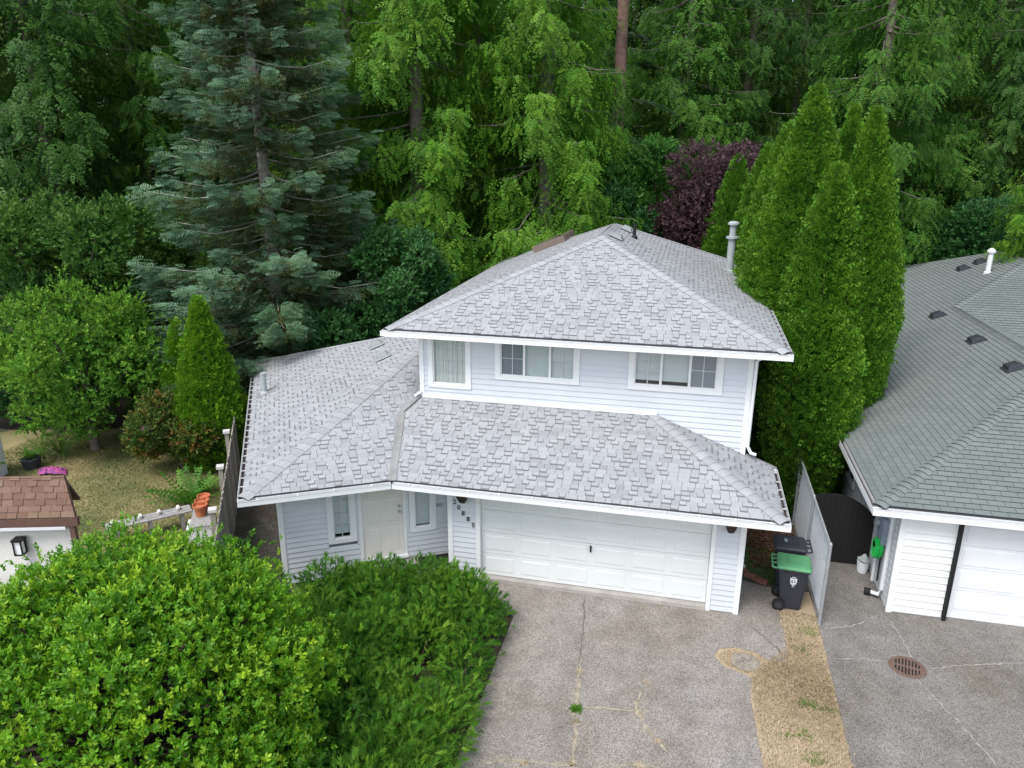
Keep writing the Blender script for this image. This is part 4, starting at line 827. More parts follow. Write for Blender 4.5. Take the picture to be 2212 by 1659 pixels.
for i, j in ((-1, -1), (1, -1), (1, 1), (-1, 1)): ln.box(lc-dv*.06+du*.075*i+dv*.075*j, (.012, .012, .16), (du, dv, Z1))
ln = ln.build('lantern', 'black', wh); MB().box(lc-dv*.06, (.06, .06, .15), (du, dv, Z1)).build('lantern_glass', 'blind', ln)
fc = w0-du*1.9-dv*1.1
for k in range(6): MB().box(fc-dv*(.16*k)+Z1*.9, (.8, .074, .015), (du, dv, Z1)).build('deck_board', 'brown', wh)
MB().box(fc-dv*.4+Z1*.44, (.78, .5, .44), (du, dv, Z1)).build('deck_base', 'brown', wh)
# far left: white gable end
g2 = gz(19, 1026, 0); ga = thing('garden_shed', 'white walled shed at the edge of the dry lawn', 'shed', tuple(g2)); c = g2-du*1.6-dv*.3; MB().box(c+Z1*.65, (1.5, .45, .65), (du, dv, Z1)).build('wall', 'white', ga)
P = [c+du*1.62*i+dv*.62*j+Z1*(1.3 if abs(j) else 1.62) for j in (-1, 0, 1) for i in (-1, 1)]; P += [p-Z1*.05 for p in P]
obj('roof', P, [(0, 1, 3, 2), (2, 3, 5, 4), (6, 8, 9, 7), (8, 10, 11, 9), (0, 6, 7, 1), (4, 5, 11, 10), (1, 7, 9, 3), (3, 9, 11, 5), (0, 2, 8, 6), (2, 4, 10, 8)], 'ventgrey', ga)

# ================================================================== VEGETATION
def leaf_template(L, w, fold=.25, bend=.15):
    V = np.array([(0, 0, 0), (.5*L, w, fold*w), (L, 0, -bend*L), (.5*L, -w, fold*w)]); return V, [(0, 1, 2), (0, 2, 3)]
def join(parts):
    V = []; F = []; b = 0
    for v, f in parts: V.append(np.asarray(v, float)); F += [tuple(i+b for i in q_) for q_ in f]; b += len(v)
    return np.concatenate(V), np.array(F)
def rotm(ax, ang): return np.array(Matrix.Rotation(ang, 3, Vector(ax)))
def rosette(nl, L, w, spread=.9, stem=.1):
    """leaves round a short twig pointing +x"""
    P = []
    for k in range(nl):
        v, f = leaf_template(L*rng.uniform(.75, 1.15), w*rng.uniform(.8, 1.2)); a = k*2.4+rng.uniform(-.3, .3); op = spread*rng.uniform(.5, 1.15)*(1 if k else .2)
        v = v@rotm((0, 1, 0), -op).T@rotm((1, 0, 0), a).T; v[:, 0] += -stem+stem*2*k/nl; P.append((v, f))
    return join(P)
def frond(n, L, wid, droop=.35, fwdang=.6, lw=.045, curl=.0):
    """flat spray along +x with side leaflets in the xy plane, drooping to -z"""
    P = []
    for k in range(n):
        t = (k+.5)/n; x = L*t; z = -droop*L*t*t; ll = wid*(1-.75*abs(t-.35)**1.1*1.4)*rng.uniform(.8, 1.15); ll = max(ll, .06*L)
        for s in (-1, 1):
            d = np.array((math.cos(fwdang)*ll, s*math.sin(fwdang)*ll, -droop*ll*.6+rng.uniform(-.08, .08)*ll)); o = np.array((x, 0, z)); e = np.array((-math.sin(fwdang)*lw, s*math.cos(fwdang)*lw, 0))*L
            P.append(([o-e*1.3, o+d, o+d*.35+e*1.5], [(0, 1, 2)]))
    P.append(([(L*.85, -lw*L*1.2, -droop*L*.75), (L*1.12, 0, -droop*1.2*L), (L*.85, lw*L*1.2, -droop*L*.75)], [(0, 1, 2)]))
    return join(P)
def spiky(n, L, w, ang=.55):
    P = []
    for k in range(n):
        t = k/n; a = k*2.4; ll = L*(.55 if k else .7)*rng.uniform(.7, 1.2); d = np.array((math.cos(ang), math.sin(ang)*math.cos(a), math.sin(ang)*math.sin(a)))*ll; o = np.array((L*.6*t, 0, 0)); e = nrm(np.cross(d, (0, .3, 1)))*w
        P.append(([o+e, o+d, o-e], [(0, 1, 2)]))
    return join(P)
def tree(name, label, p, group=None, rz=0., cat='tree', sc=1.):
    t = thing(name, label, cat, tuple(p), rz, group); t.scale = (sc, sc, sc); return t
def crown(t, name, V, F, T, mat): o = obj(name, V, F, mat, t, world=False, tone=T); return o
def wood(t, mb, mat, name='trunk'): return mb.build(name, mat, t, world=False, smooth=True)
def copy_tree(src, label, p, rz, sc, mats=None, group=None):
    r = src.copy(); COL.objects.link(r); r.location = tuple(p); r.rotation_euler = (0, 0, rz); r.scale = (sc*rng.uniform(.94, 1.06), sc*rng.uniform(.94, 1.06), sc); r['label'] = label
    if group: r['group'] = group
    elif 'group' in r: del r['group']
    for ch in src.children:
        c = ch.copy(); COL.objects.link(c); c.parent = r
        if mats and ch.name.split('.')[0] in mats:
            for i, s in enumerate(c.material_slots): s.link = 'OBJECT'; s.material = MT[mats[ch.name.split('.')[0]]]
    return r
# --- conifers
def make_cedar(t, H, R, mat, bark, nb, per, seed, fr=1.15, low=.04, hang=1., bare=0.):
    global rng
    old = rng; rng = np.random.default_rng(seed); mb = MB()
    zs = np.linspace(0, H, 9); mb.tube([(.12*math.sin(z*.4+seed), .12*math.cos(z*.3), z) for z in zs], [max(.03, .34*H/24*(1-z/H)**.8+.02)*(1.35 if z == 0 else 1) for z in zs], 10)
    tm = [frond(4, .66, .21, .35, .5, lw=.05), frond(4, .76, .18, .6, .45, lw=.05), frond(4, .58, .24, .15, .55, lw=.055)]
    pos, ax, up, tone, which, scl = [], [], [], [], [], []
    for i in range(nb):
        f = low+(1-low)*((i+.5)/nb)**1.05; z = f*H+rng.normal(0, .45); az = rng.uniform(0, 6.283); L = R*(1-f)**.72*rng.uniform(.65, 1.12)+.25
        o = np.array((math.cos(az), math.sin(az), 0)); s = np.array((-math.sin(az), math.cos(az), 0)); dr = rng.uniform(.15, .55)
        def cv(u_): return o*L*u_+Z1*(z-dr*L*u_+.45*dr*L*u_**3)+s*.10*L*math.sin(u_*3+i)
        if i % 2 == 0: mb.tube([cv(u_) for u_ in (0, .35, .7, 1)], [.045, .035, .022, .008], 4, cap=False)
        m = max(4, int(per*L*(1 if z < 15 else .55))); bt = rng.uniform(-.14, .14)
        for k in range(m):
            u_ = .06+.97*((k+rng.random())/m)**.6; sd_ = rng.choice((-1, 1)); c = cv(u_)+s*sd_*rng.random()*(.16+.42*(1.05-u_)*L*.5)+o*rng.normal(0, .12)-Z1*(1.15*rng.random()**1.6-.12)
            a = o*rng.uniform(.2, .8)+s*sd_*rng.uniform(.1, .8)-Z1*rng.uniform(.1, 1.15)*hang; pos.append(c); ax.append(a); up.append(o*.55+Z1*.55+rng.normal(0, .25, 3)); tone.append(.40+bt+rng.normal(0, .2)+.12*u_); which.append(rng.integers(3)); scl.append(fr*rng.uniform(.5, 1.25))
    pos, ax, up, tone, which, scl = map(np.array, (pos, ax, up, tone, which, scl)); Rm = frames(ax, up); VV, FF, TT_ = [], [], []; b = 0
    for w in range(3):
        q_ = which == w; V, F, T = scatter(tm[w][0], tm[w][1], pos[q_], Rm[q_], scl[q_], np.clip(tone[q_], 0, 1)); VV.append(V); FF.append(F+b); TT_.append(T); b += len(V)
    wood(t, mb, bark); crown(t, 'crown', np.concatenate(VV), np.concatenate(FF), np.concatenate(TT_), mat); rng = old
def make_spruce(t, H, R, seed):
    global rng
    old = rng; rng = np.random.default_rng(seed); mb = MB(); zs = np.linspace(0, H, 10); lean = lambda z: np.array((.10*math.sin(z*.3), .08*z/H, z))
    mb.tube([lean(z) for z in zs], [.25*(1-z/H)**.85+.03 for z in zs], 12)
    tm = [frond(5, .50, .22, .06, .7, .04), frond(5, .44, .22, .12, .8, .042)]; ti = frond(4, .5, .2, .35, .7, .03)
    pos, ax, up, tone, scl = [], [], [], [], []; ip, ia, iu, it = [], [], [], []
    nw = 44
    for w in range(nw):
        f = .05+.95*(w+.5)/nw; z = f*H; nbr = rng.integers(5, 8); L0 = R*(1-f)**.62+.3
        for j in range(nbr):
            az = j*2*math.pi/nbr+w*.9+rng.uniform(-.25, .25); L = L0*rng.uniform(.6, 1.1); o = np.array((math.cos(az), math.sin(az), 0)); s = np.array((-math.sin(az), math.cos(az), 0)); zz = z+rng.uniform(-.2, .2)
            cv = lambda u_: lean(zz)+o*L*u_+Z1*(-.14*L*math.sin(u_*2.2)+.10*L*u_*u_)
            alive = rng.random() > .05; mb.tube([cv(u_*(1 if alive else .45)) for u_ in (0, .3, .6, .95)], [.035, .028, .018, .006], 4, cap=False); bt = rng.uniform(-.2, .2)
            if not alive: continue
            m = int(46*L)+4
            for k in range(m):
                u_ = .12+.90*((k+rng.random())/m)**.62; sd_ = rng.choice((-1, 1)); c = cv(u_)+s*sd_*rng.random()*.5*(1.25-u_)*L*.55+Z1*(rng.normal(0, .14)-.1)
                pos.append(c); ax.append(o*rng.uniform(.5, 1)+s*sd_*rng.uniform(.2, .9)+Z1*rng.uniform(-.15, .25)); up.append(Z1*.8+o*.45+rng.normal(0, .35, 3)); tone.append(.48+bt+rng.normal(0, .22)+.15*u_); scl.append(rng.uniform(.58, 1.05))
            for k in range(int(18*L)):
                u_ = rng.uniform(.2, .8); c = cv(u_)+s*rng.normal(0, .15)*L*.4; ip.append(c); ia.append(o*.5+s*rng.normal(0, .6)-Z1*rng.uniform(.2, .9)); iu.append(Z1*.6+rng.normal(0, .4, 3)); it.append(rng.random())
    pos, ax, up, tone, scl = map(np.array, (pos, ax, up, tone, scl)); Rm = frames(ax, up); h = len(pos)//2
    a = scatter(*tm[0], pos[:h], Rm[:h], scl[:h], np.clip(tone[:h], 0, 1)); b = scatter(*tm[1], pos[h:], Rm[h:], scl[h:], np.clip(tone[h:], 0, 1))
    crown(t, 'crown', np.concatenate([a[0], b[0]]), np.concatenate([a[1], b[1]+len(a[0])]), np.concatenate([a[2], b[2]]), 'spruce_blue')
    ip, ia, iu, it = map(np.array, (ip, ia, iu, it)); V, F, T = scatter(*ti, ip, frames(ia, iu), np.full(len(ip), .9), it); crown(t, 'older_twigs', V, F, T, 'spruce_inner')
    wood(t, mb, 'barkpale'); rng = old
# --- broadleaf crowns: lobes of leaf rosettes on real limbs
def make_broadleaf(t, H, Rx, Rz, zc, mat, bark, nlobe, nros, tmpl, size, seed, lobe_r=.38, tr=.12, upbias=.5, spiky_out=.0, lobes=None, fillc=True, core=.0, tonevar=.22, multi=1):
    global rng
    old = rng; rng = np.random.default_rng(seed); mb = MB(); L = []
    if lobes is None:
        for i in range(nlobe):
            d = nrm(rng.normal(size=3)); d[2] = d[2]*.85+.15; r = rng.uniform(.45, .85); L.append((d[0]*Rx*r, d[1]*Rx*r, zc+d[2]*Rz*r, lobe_r*Rx*rng.uniform(.7, 1.25)))
        L.append((0, 0, zc, .5*Rx))
    else: L = lobes
    for m in range(multi):
        a = m*6.28/multi; bx, by = (.12*math.cos(a), .12*math.sin(a)) if multi > 1 else (0, 0)
        mb.tube([(bx, by, -.05), (bx*1.5, by*1.5, zc*.4), (bx*3, by*3, zc*.9)], [tr*1.2, tr, tr*.6], 8)
    for i, (x, y, z, r) in enumerate(L): mb.tube([(0, 0, zc*.35), (x*.45, y*.45, (zc*.35+z)*.55), (x, y, z)], [tr*.6, tr*.35, .015], 5, cap=False)
    A = np.array(L); wgt = A[:, 3]**2; idx = rng.choice(len(A), nros, p=wgt/wgt.sum()); d = nrm(rng.normal(size=(nros, 3))); rr = A[idx, 3]*rng.uniform(.45, 1.0, nros)**.6*(1+spiky_out*np.abs(rng.normal(size=nros))*(rng.random(nros) < .25))
    pos = A[idx, :3]+d*rr[:, None]*np.array((1, 1, .85)); keep = pos[:, 2] > .1; pos, d, idx = pos[keep], d[keep], idx[keep]
    ax = d+Z1*upbias+rng.normal(0, .35, pos.shape); lt = rng.normal(0, .10, len(A)); tone = np.clip(.42+lt[idx]+rng.normal(0, tonevar, len(pos))+.16*(d[:, 2] > .45)*rng.random(len(pos)), 0, 1)
    Rm = frames(ax, rng.normal(size=pos.shape)); which = rng.integers(len(tmpl), size=len(pos)); sc_ = size*rng.uniform(.75, 1.25, len(pos)); VV, FF, TT_ = [], [], []; b = 0
    for w in range(len(tmpl)):
        q_ = which == w; V, F, T = scatter(tmpl[w][0], tmpl[w][1], pos[q_], Rm[q_], sc_[q_], tone[q_]); VV.append(V); FF.append(F+b); TT_.append(T); b += len(V)
    if core:
        for (x, y, z, r) in L:
            th_ = np.linspace(0, 2*math.pi, 9)[:-1]; rr_ = r*core
            mb.tube([(x, y, z-rr_*.8), (x, y, z-rr_*.5), (x, y, z), (x, y, z+rr_*.5), (x, y, z+rr_*.8)], [rr_*.3, rr_*.8, rr_, rr_*.75, rr_*.2], 8)
    crown(t, 'crown', np.concatenate(VV), np.concatenate(FF), np.concatenate(TT_), mat); wood(t, mb, bark); rng = old
R7 = [rosette(7, .11, .030), rosette(6, .12, .030, 1.1), rosette(8, .10, .028, .8)]            # twig ends about 0.2 m across
# --- columnar cedars (hedging thuja): profile radius by height, skin of upright sprays over a twiggy core
def make_arbor(t, H, Rm_, seed, mat='arbor', prof=None, dens=230, spray=.2, lumps=9):
    global rng
    old = rng; rng = np.random.default_rng(seed)
    prof = prof or [(0, .35), (.08, .62), (.3, .92), (.5, 1.0), (.7, .82), (.85, .5), (.95, .2), (1, .03)]
    fz, fr_ = zip(*prof); rad = lambda z: np.interp(z/H, fz, fr_)*Rm_
    zs = np.linspace(0, H*.985, 16); mb = MB(); mb.tube([(0, 0, z) for z in zs], [max(.01, .10*(1-z/H)) for z in zs], 8); wood(t, mb, 'twig', 'trunk')
    n = int(dens*2*math.pi*Rm_*.72*H); z = H*rng.random(n*2); keep = rng.random(n*2) < (rad(z)/Rm_+.08); z = z[keep][:n]; n = len(z); az = rng.uniform(0, 2*math.pi, n)
    ph = rng.uniform(0, 6.28, (lumps, 2)); kz = rng.uniform(1.0, 4.5, lumps); ka = rng.integers(1, 6, lumps)
    lump = sum(np.sin(kz[i]*z+ka[i]*az+ph[i, 0])*np.cos(kz[i]*.7*z-ka[i]*az+ph[i, 1]) for i in range(lumps))/math.sqrt(lumps)
    r = rad(z)*(1+.055*lump)+.05*rng.normal(size=n)*np.minimum(1, rad(z)*2)-rad(z)*np.where(rng.random(n) < .28, rng.uniform(.15, .6, n), .12*rng.random(n)**2)
    r = np.maximum(r, .01); o = np.stack([np.cos(az), np.sin(az), np.zeros(n)], -1); pos = o*r[:, None]+Z1*z[:, None]
    ax = o*rng.uniform(.35, 1.0, n)[:, None]+Z1*rng.uniform(.35, 1.0, n)[:, None]+rng.normal(0, .3, (n, 3)); tone = np.clip(.42+.16*lump+rng.normal(0, .18, n), 0, 1)
    tm = [frond(2, 1, .55, .1, .5, .11), frond(2, 1, .62, -.1, .65, .12)]; up = rng.normal(size=(n, 3)); Rr_ = frames(ax, up); h = n//2; sc_ = spray*rng.uniform(.7, 1.3, n)
    a = scatter(*tm[0], pos[:h], Rr_[:h], sc_[:h], tone[:h]); b = scatter(*tm[1], pos[h:], Rr_[h:], sc_[h:], tone[h:])
    crown(t, 'crown', np.concatenate([a[0], b[0]]), np.concatenate([a[1], b[1]+len(a[0])]), np.concatenate([a[2], b[2]]), mat); rng = old

# ---- right hand group of columnar cedars
AP = [(0, .45), (.06, .6), (.25, .82), (.48, 1), (.62, .86), (.75, .6), (.86, .36), (.95, .14), (1, .02)]
AW = [(0, .45), (.1, .7), (.35, 1.0), (.6, .92), (.78, .66), (.9, .36), (1, .03)]
AB = 'columnar cedars between the two houses'
PROTO = {}
def arb(label, x, y, h, r, kind, rz):
    """one grown tree per kind; the others are copies stretched to their own height and girth"""
    if kind not in PROTO:
        t = tree('columnar_cedar', label, (x, y, -.02), AB, rz); make_arbor(t, h, r, 11+len(PROTO), 'arbor', {'spire': AP, 'broad': AW, 'low': ALO}[kind], 560, .17); PROTO[kind] = (t, h, r); return t
    src, h0, r0 = PROTO[kind]; t = copy_tree(src, label, (x, y, -.02), rz, 1., None, AB); t.scale = (r/r0, r/r0, h/h0); return t
ALO = [(0, .3), (.08, .5), (.3, .82), (.55, 1.0), (.75, .95), (.9, .7), (1, .2)]
arb('tallest columnar cedar of the cluster between the houses', 7.62, 7.3, 10.7, 1.42, 'spire', 0)
arb('slim columnar cedar with a lone tip right behind the tallest one', 8.75, 8.4, 10.3, 1.05, 'spire', 2.)
arb('broad columnar cedar leaning over the bungalow roof edge', 8.95, 6.7, 10.15, 1.15, 'spire', 4.)
arb('short columnar cedar in front of the tallest of the cluster', 8.1, 5.9, 8.85, 1.0, 'broad', 1.)
arb('lowest bushy columnar cedar at the front of the cluster', 8.0, 5.15, 5.6, 1.05, 'low', 0)
arb('columnar cedar on the house side of the tallest one', 7.35, 9.6, 9.9, 1.15, 'broad', 3.)
arb('pointed columnar cedar behind the blue house, next to the flue', 6.25, 15.2, 9.0, 1.0, 'broad', 5.)
arb('pointed columnar cedar between the flue and the tallest cedar', 7.15, 14.2, 9.35, 1.0, 'broad', 2.)
arb('columnar cedar with a split tip at the bungalow end of the cluster', 9.25, 7.9, 9.6, .85, 'broad', .6)
# ---- left pair
t = tree('columnar_cedar', 'bright green columnar cedar standing by the left fence', (-8.85, 4.35, -.02), 'columnar cedars by the left fence'); make_arbor(t, 5.1, 1.0, 21, 'arbor_bright', [(0, .7), (.12, 1.0), (.3, .95), (.5, .72), (.75, .42), (.92, .14), (1, .02)], 520, .17)
t = tree('columnar_cedar', 'smaller columnar cedar tucked behind the bright one by the left fence', (-10.2, 5.0, -.02), 'columnar cedars by the left fence'); make_arbor(t, 4.2, .75, 22, 'arbor_bright', [(0, .7), (.12, 1.0), (.3, .95), (.5, .72), (.75, .42), (.92, .14), (1, .02)], 480, .17)
# ---- blue spruce and the wood behind
def at(px, D): p = gd(px, 500, D); return np.array((p[0], p[1], -.03))
t = tree('blue_spruce', 'blue green spruce with a pale bare trunk behind the left wing', at(578, 26.3)); make_spruce(t, 19.5, 4.9, 31)
cA = tree('cedar', 'bright drooping cedar with hanging fronds behind the left of the blue house', at(905, 29.5), 'drooping cedars behind the houses'); make_cedar(cA, 25, 4.6, 'cedar_bright', 'bark', 260, 56, 41, .66)
cB = tree('cedar', 'tall drooping cedar beside the reddish bare trunk', at(1175, 30.5), 'drooping cedars behind the houses'); make_cedar(cB, 27, 4.2, 'cedar_bright', 'bark', 270, 56, 42, .64)
cC = tree('cedar', 'dark feathery cedar at the back of the left garden', at(140, 31), 'drooping cedars behind the houses'); make_cedar(cC, 24, 5.2, 'cedar_dark', 'bark', 240, 34, 43, .86, hang=.8)
BG = 'forest cedars behind the houses'; DK = 'dark cedar deep in the wood behind the houses'
def cp(src, px, D, mat, sc=1., label=DK, group=BG, rz=None): return copy_tree(src, label, at(px, D), rng.uniform(0, 6.28) if rz is None else rz, sc, {'crown': mat}, group)
cp(cB, 775, 33, 'cedar_bright', 1., 'bright cedar with a bare grey trunk showing beside the blue spruce', 'drooping cedars behind the houses')
cp(cA, 1035, 34, 'cedar_bright', 1.05, 'bright cedar between the two drooping cedars behind the blue house', 'drooping cedars behind the houses')
cp(cA, 1860, 35, 'cedar_mid', .98, 'mid green cedar rising behind the columnar cedars', 'drooping cedars behind the houses')
cp(cB, 1950, 39, 'cedar_mid', 1.0, 'mid green cedar behind the columnar cedars at the bungalow end'); cp(cA, 2185, 37, 'cedar_dark', 1.0, 'dark cedar rising straight beyond the bungalow ridge'); cp(cB, 2080, 43, 'cedar_dark', 1.05, 'dark cedar behind the broadleaf tree beyond the bungalow')
cp(cC, 1460, 41, 'cedar_mid', 1.0, 'mid green cedar behind the light green maple'); cp(cB, 1590, 43, 'cedar_dark', 1., 'dark cedar behind the purple plum tree'); cp(cA, 1690, 46, 'cedar_dark', .9, 'dark cedar between the plum tree and the tallest columnar cedar')
cp(cC, -90, 33, 'cedar_dark', 1.05, 'dark feathery cedar beyond the white walled shed'); cp(cB, 330, 35, 'cedar_mid', 1., 'mid green cedar between the feathery dark cedar and the blue spruce'); cp(cC, 20, 39, 'cedar_mid', 1.1, 'mid green cedar behind the vine maple of the left garden'); cp(cA, 470, 38, 'cedar_dark', 1., 'dark cedar mostly hidden by the blue spruce crown'); cp(cC, 640, 37, 'cedar_dark', 1.05, 'dark cedar between the blue spruce and the bright cedars')
for k, px in enumerate((-220, 120, 300, 520, 700, 860, 1000, 1130, 1270, 1400, 1540, 2000, 2120, 2290, 2420)): cp((cA, cB, cC)[k % 3], px+rng.uniform(-30, 30), rng.uniform(44, 54), 'cedar_dark', rng.uniform(1.15, 1.4))
for k, px in enumerate((-150, 60, 240, 420, 600, 790, 950, 1080, 1220, 1350, 1480, 1610, 1700, 1760, 1840, 1930, 2060, 2200, 2350)): cp((cB, cC, cA)[k % 3], px+rng.uniform(-30, 30), rng.uniform(58, 70), 'cedar_dark', rng.uniform(1.4, 1.75))
cp(cB, 2262, 27.5, 'cedar_bright', .55, 'young yellow green cedar behind the bungalow roof', 'drooping cedars behind the houses')
cp(cB, 1322, 34, 'cedar_mid', .46, 'young cedar hiding the foot of the bare reddish trunk', 'drooping cedars behind the houses')
cp(cA, 1255, 36, 'cedar_bright', .62, 'half grown cedar beside the bare reddish trunk', 'drooping cedars behind the houses')
# fir with the bare reddish trunk
fr_t = tree('fir', 'tall fir with a bare reddish trunk above the blue house ridge', at(1325, 38)); mb = MB(); mb.tube([(0, 0, z) for z in (0, 6, 12, 18, 30)], [.36, .32, .28, .25, .05], 14); wood(fr_t, mb, 'barkred')
_r = rng; rng = np.random.default_rng(77); P, A_, U_, T_o = [], [], [], []
for i in range(46):
    z = 4+26*(i+.5)/46; az = i*2.4; L = 3.6*(1-z/33)*rng.uniform(.6, 1.1); o = np.array((math.cos(az), math.sin(az), 0)); s = np.array((-math.sin(az), math.cos(az), 0))
    for k in range(int(14*L)):
        u_ = rng.uniform(.3, 1); P.append(o*L*u_+Z1*(z-.25*L*u_*u_)+s*rng.normal(0, .25)*L*.5); A_.append(o+s*rng.normal(0, .6)-Z1*.3); U_.append(Z1+rng.normal(0, .3, 3)); T_o.append(rng.random())
V, F, T = scatter(*frond(6, .5, .26, .25, .8, .05), np.array(P), frames(np.array(A_), np.array(U_)), np.full(len(P), 1.1), np.array(T_o)); crown(fr_t, 'crown', V, F, T, 'fir_dark'); rng = _r
# broadleaf trees and shrubs behind
def bl(name, label, px, D, H, Rx, Rz, zc, mat, nl, nr, size, seed, bark='bark', group=None, tm=None, **k):
    t = tree(name, label, at(px, D), group); make_broadleaf(t, H, Rx, Rz, zc, mat, bark, nl, nr, tm or R7, size, seed, **k); return t
bl('maple_tree', 'light green maple beyond the blue house ridge', 1398, 33, 9, 2.4, 3.4, 6.9, 'maple', 16, 4200, 1.5, 51)
bl('maple_tree', 'blue green understorey tree left of the light maple', 1335, 31, 8, 1.8, 3.4, 5.2, 'maple_teal', 12, 2600, 1.4, 52)
bl('plum_tree', 'purple leaved plum tree behind the blue house', 1562, 30.5, 9, 3.1, 3.3, 6.5, 'plum', 20, 5600, 1.25, 53, 'twig')
bl('plum_tree', 'low purple plum bush just above the roof hip', 1490, 29, 6, 1.8, 2.2, 4.4, 'plum', 9, 2400, 1.2, 54, 'twig')
bl('maple_tree', 'dark broadleaf tree behind the bungalow roof', 2060, 33, 8, 2.3, 3.2, 5.2, 'maple_teal', 12, 2600, 1.5, 55)
bl('elder_bush', 'blue green elder bush at the foot of the bright cedars', 850, 25.5, 6, 1.6, 2.4, 4.6, 'maple_teal', 10, 2000, 1.4, 56)
bl('elder_bush', 'dark elder bush behind the left wing roof', 760, 25, 5, 2.0, 2.0, 2.6, 'maple_teal', 9, 1800, 1.4, 57)
bl('vine_maple', 'leafy vine maple filling the back of the left garden', 150, 27, 9, 3.4, 3.4, 5.4, 'vine', 18, 4600, 1.4, 58)
bl('vine_maple', 'drooping vine maple beside the blue spruce', 330, 28, 8, 2.2, 3.6, 4.6, 'vine', 12, 2400, 1.4, 59)
bl('fruit_tree', 'light green bushy tree shading the left garden', 125, 22.2, 6, 2.75, 2.7, 2.6, 'shrub_light', 34, 8000, 1.0, 60, spiky_out=.6, lobe_r=.27)
bl('garden_shrub', 'dark shrub behind the left garden', 300, 24, 3, 2.0, 1.4, 1.4, 'vine', 8, 1600, 1.3, 61)
bl('garden_shrub', 'low dark shrub at the shaded end of the lawn', 20, 25, 3, 2.4, 1.4, 1.4, 'maple_teal', 8, 1600, 1.3, 62)
bl('garden_shrub', 'leafy shrub by the back corner of the left fence', 480, 25.5, 3.5, 1.6, 1.5, 1.6, 'vine', 8, 1400, 1.3, 63)
bl('garden_shrub', 'green shrub peeping over the roof hip', 1385, 28.5, 6, 1.3, 1.0, 4.6, 'maple', 8, 1300, 1.2, 64)
ph_ = gz(385, 1045); t = tree('photinia_bush', 'rounded bush with bronze red new leaves on the lawn edge', (ph_[0]-.55, ph_[1]+1.0, -.02)); make_broadleaf(t, 2.4, 1.45, 1.2, 1.2, 'photinia', 'twig', 18, 4600, R7, .95, 65, .42, .06, core=.3, tonevar=.28)
# ---- front left bush and the juniper hedge
Lb = []; _r = rng; rng = np.random.default_rng(90)
bc = vec(-2.75, -6.75, 0)
for i in range(130):
    a = i*2.39996; f = math.sqrt((i+.5)/130); x, y = 2.85*f*math.cos(a)+rng.normal(0, .08), 2.65*f*math.sin(a)+rng.normal(0, .08); z = 1.0+2.6*math.sqrt(max(0, 1-f*f))*rng.uniform(.80, 1.07); Lb.append((x, y, z, rng.uniform(.24, .60)))
for a in np.linspace(0, 6.28, 15): Lb.append((2.35*math.cos(a), 2.2*math.sin(a), 1.2+.4*rng.random(), .7))
rng = _r; Lb = [(x*(.80 if x < 0 else 1), y, z, r) for x, y, z, r in Lb]
t = tree('broadleaf_bush', 'large glossy bright green bush overhanging the front garden bed', tuple(bc), cat='bush'); R9 = [rosette(8, .085, .023, 1.0, .06), rosette(7, .09, .024, 1.15, .06), rosette(8, .08, .022, .9, .07)]
make_broadleaf(t, 4, 2.8, 2.4, 1.6, 'bush', 'twig', 0, 21500, R9, .82, 91, lobes=Lb, upbias=.7, spiky_out=.34, core=0, tr=.06, multi=4, tonevar=.27)
def juniper(label, pts, seed, n, smin=.16, smax=.30):
    """a spreading mass: list of mounds (x, y, radius, height)"""
    global rng
    old = rng; rng = np.random.default_rng(seed); A = np.array(pts); t = tree('juniper', label, (A[:, 0].mean(), A[:, 1].mean(), 0), cat='shrub'); base = np.array((A[:, 0].mean(), A[:, 1].mean(), 0)); mb = MB()
    idx = rng.choice(len(A), n, p=A[:, 2]**2/np.sum(A[:, 2]**2)); d = nrm(rng.normal(size=(n, 3))); d[:, 2] = np.abs(d[:, 2]); r = 1.04-.5*rng.random(n)**1.7
    pos = np.stack([A[idx, 0]+d[:, 0]*A[idx, 2]*r, A[idx, 1]+d[:, 1]*A[idx, 2]*r, .08+d[:, 2]*A[idx, 3]*r], -1)-base
    for x, y, rr, h in pts: wood(t, MB().tube([(x-base[0]+dx*h, y-base[1]+dy*h, z) for z, dx, dy in ((0, 0, 0), (h*.3, .05, .02), (h*.5, .12, -.05), (h*.7, .2, -.1))], [.035, .03, .02, .01], 5), 'twig', 'branch')
    o = d*np.array((1, 1, .7))+Z1*.35; ax = o+rng.normal(0, .45, (n, 3)); lt = rng.normal(0, .17, len(A)); tone = np.clip(.45+lt[idx]+rng.normal(0, .24, n), 0, 1)
    tm = [spiky(9, 1, .055), spiky(8, 1, .05, .45)]; h = n//2; Rr_ = frames(ax, rng.normal(size=(n, 3))); sc_ = rng.uniform(smin, smax, n)
    a = scatter(*tm[0], pos[:h], Rr_[:h], sc_[:h], tone[:h]); b = scatter(*tm[1], pos[h:], Rr_[h:], sc_[h:], tone[h:])
    crown(t, 'crown', np.concatenate([a[0], b[0]]), np.concatenate([a[1], b[1]+len(a[0])]), np.concatenate([a[2], b[2]]), 'juniper'); rng = old; return t
_r = rng; rng = np.random.default_rng(5); J = []
for i in range(75):
    x, y = rng.uniform(-2.2, 1.35), rng.uniform(-7.2, -1.2); lim = 1.45 if y < -2 else 1.45-(y+2)*.75
    if x > lim-.1: continue
    if y > -1.0-.42*max(0, -x): continue
    J.append((x, y, rng.uniform(.5, .85), rng.uniform(.85, 1.25)*(1.0 if x < 1.0 else .8)))
for y in np.linspace(-7, -1.7, 12): J.append((1.30+rng.uniform(-.12, .12), y, rng.uniform(.42, .6), rng.uniform(.5, .85)))
for x in np.linspace(-2.3, .9, 9): J.append((x, -1.35-.30*max(0, -x)+rng.uniform(-.1, .1), rng.uniform(.45, .6), rng.uniform(.75, 1.05)))
rng = _r
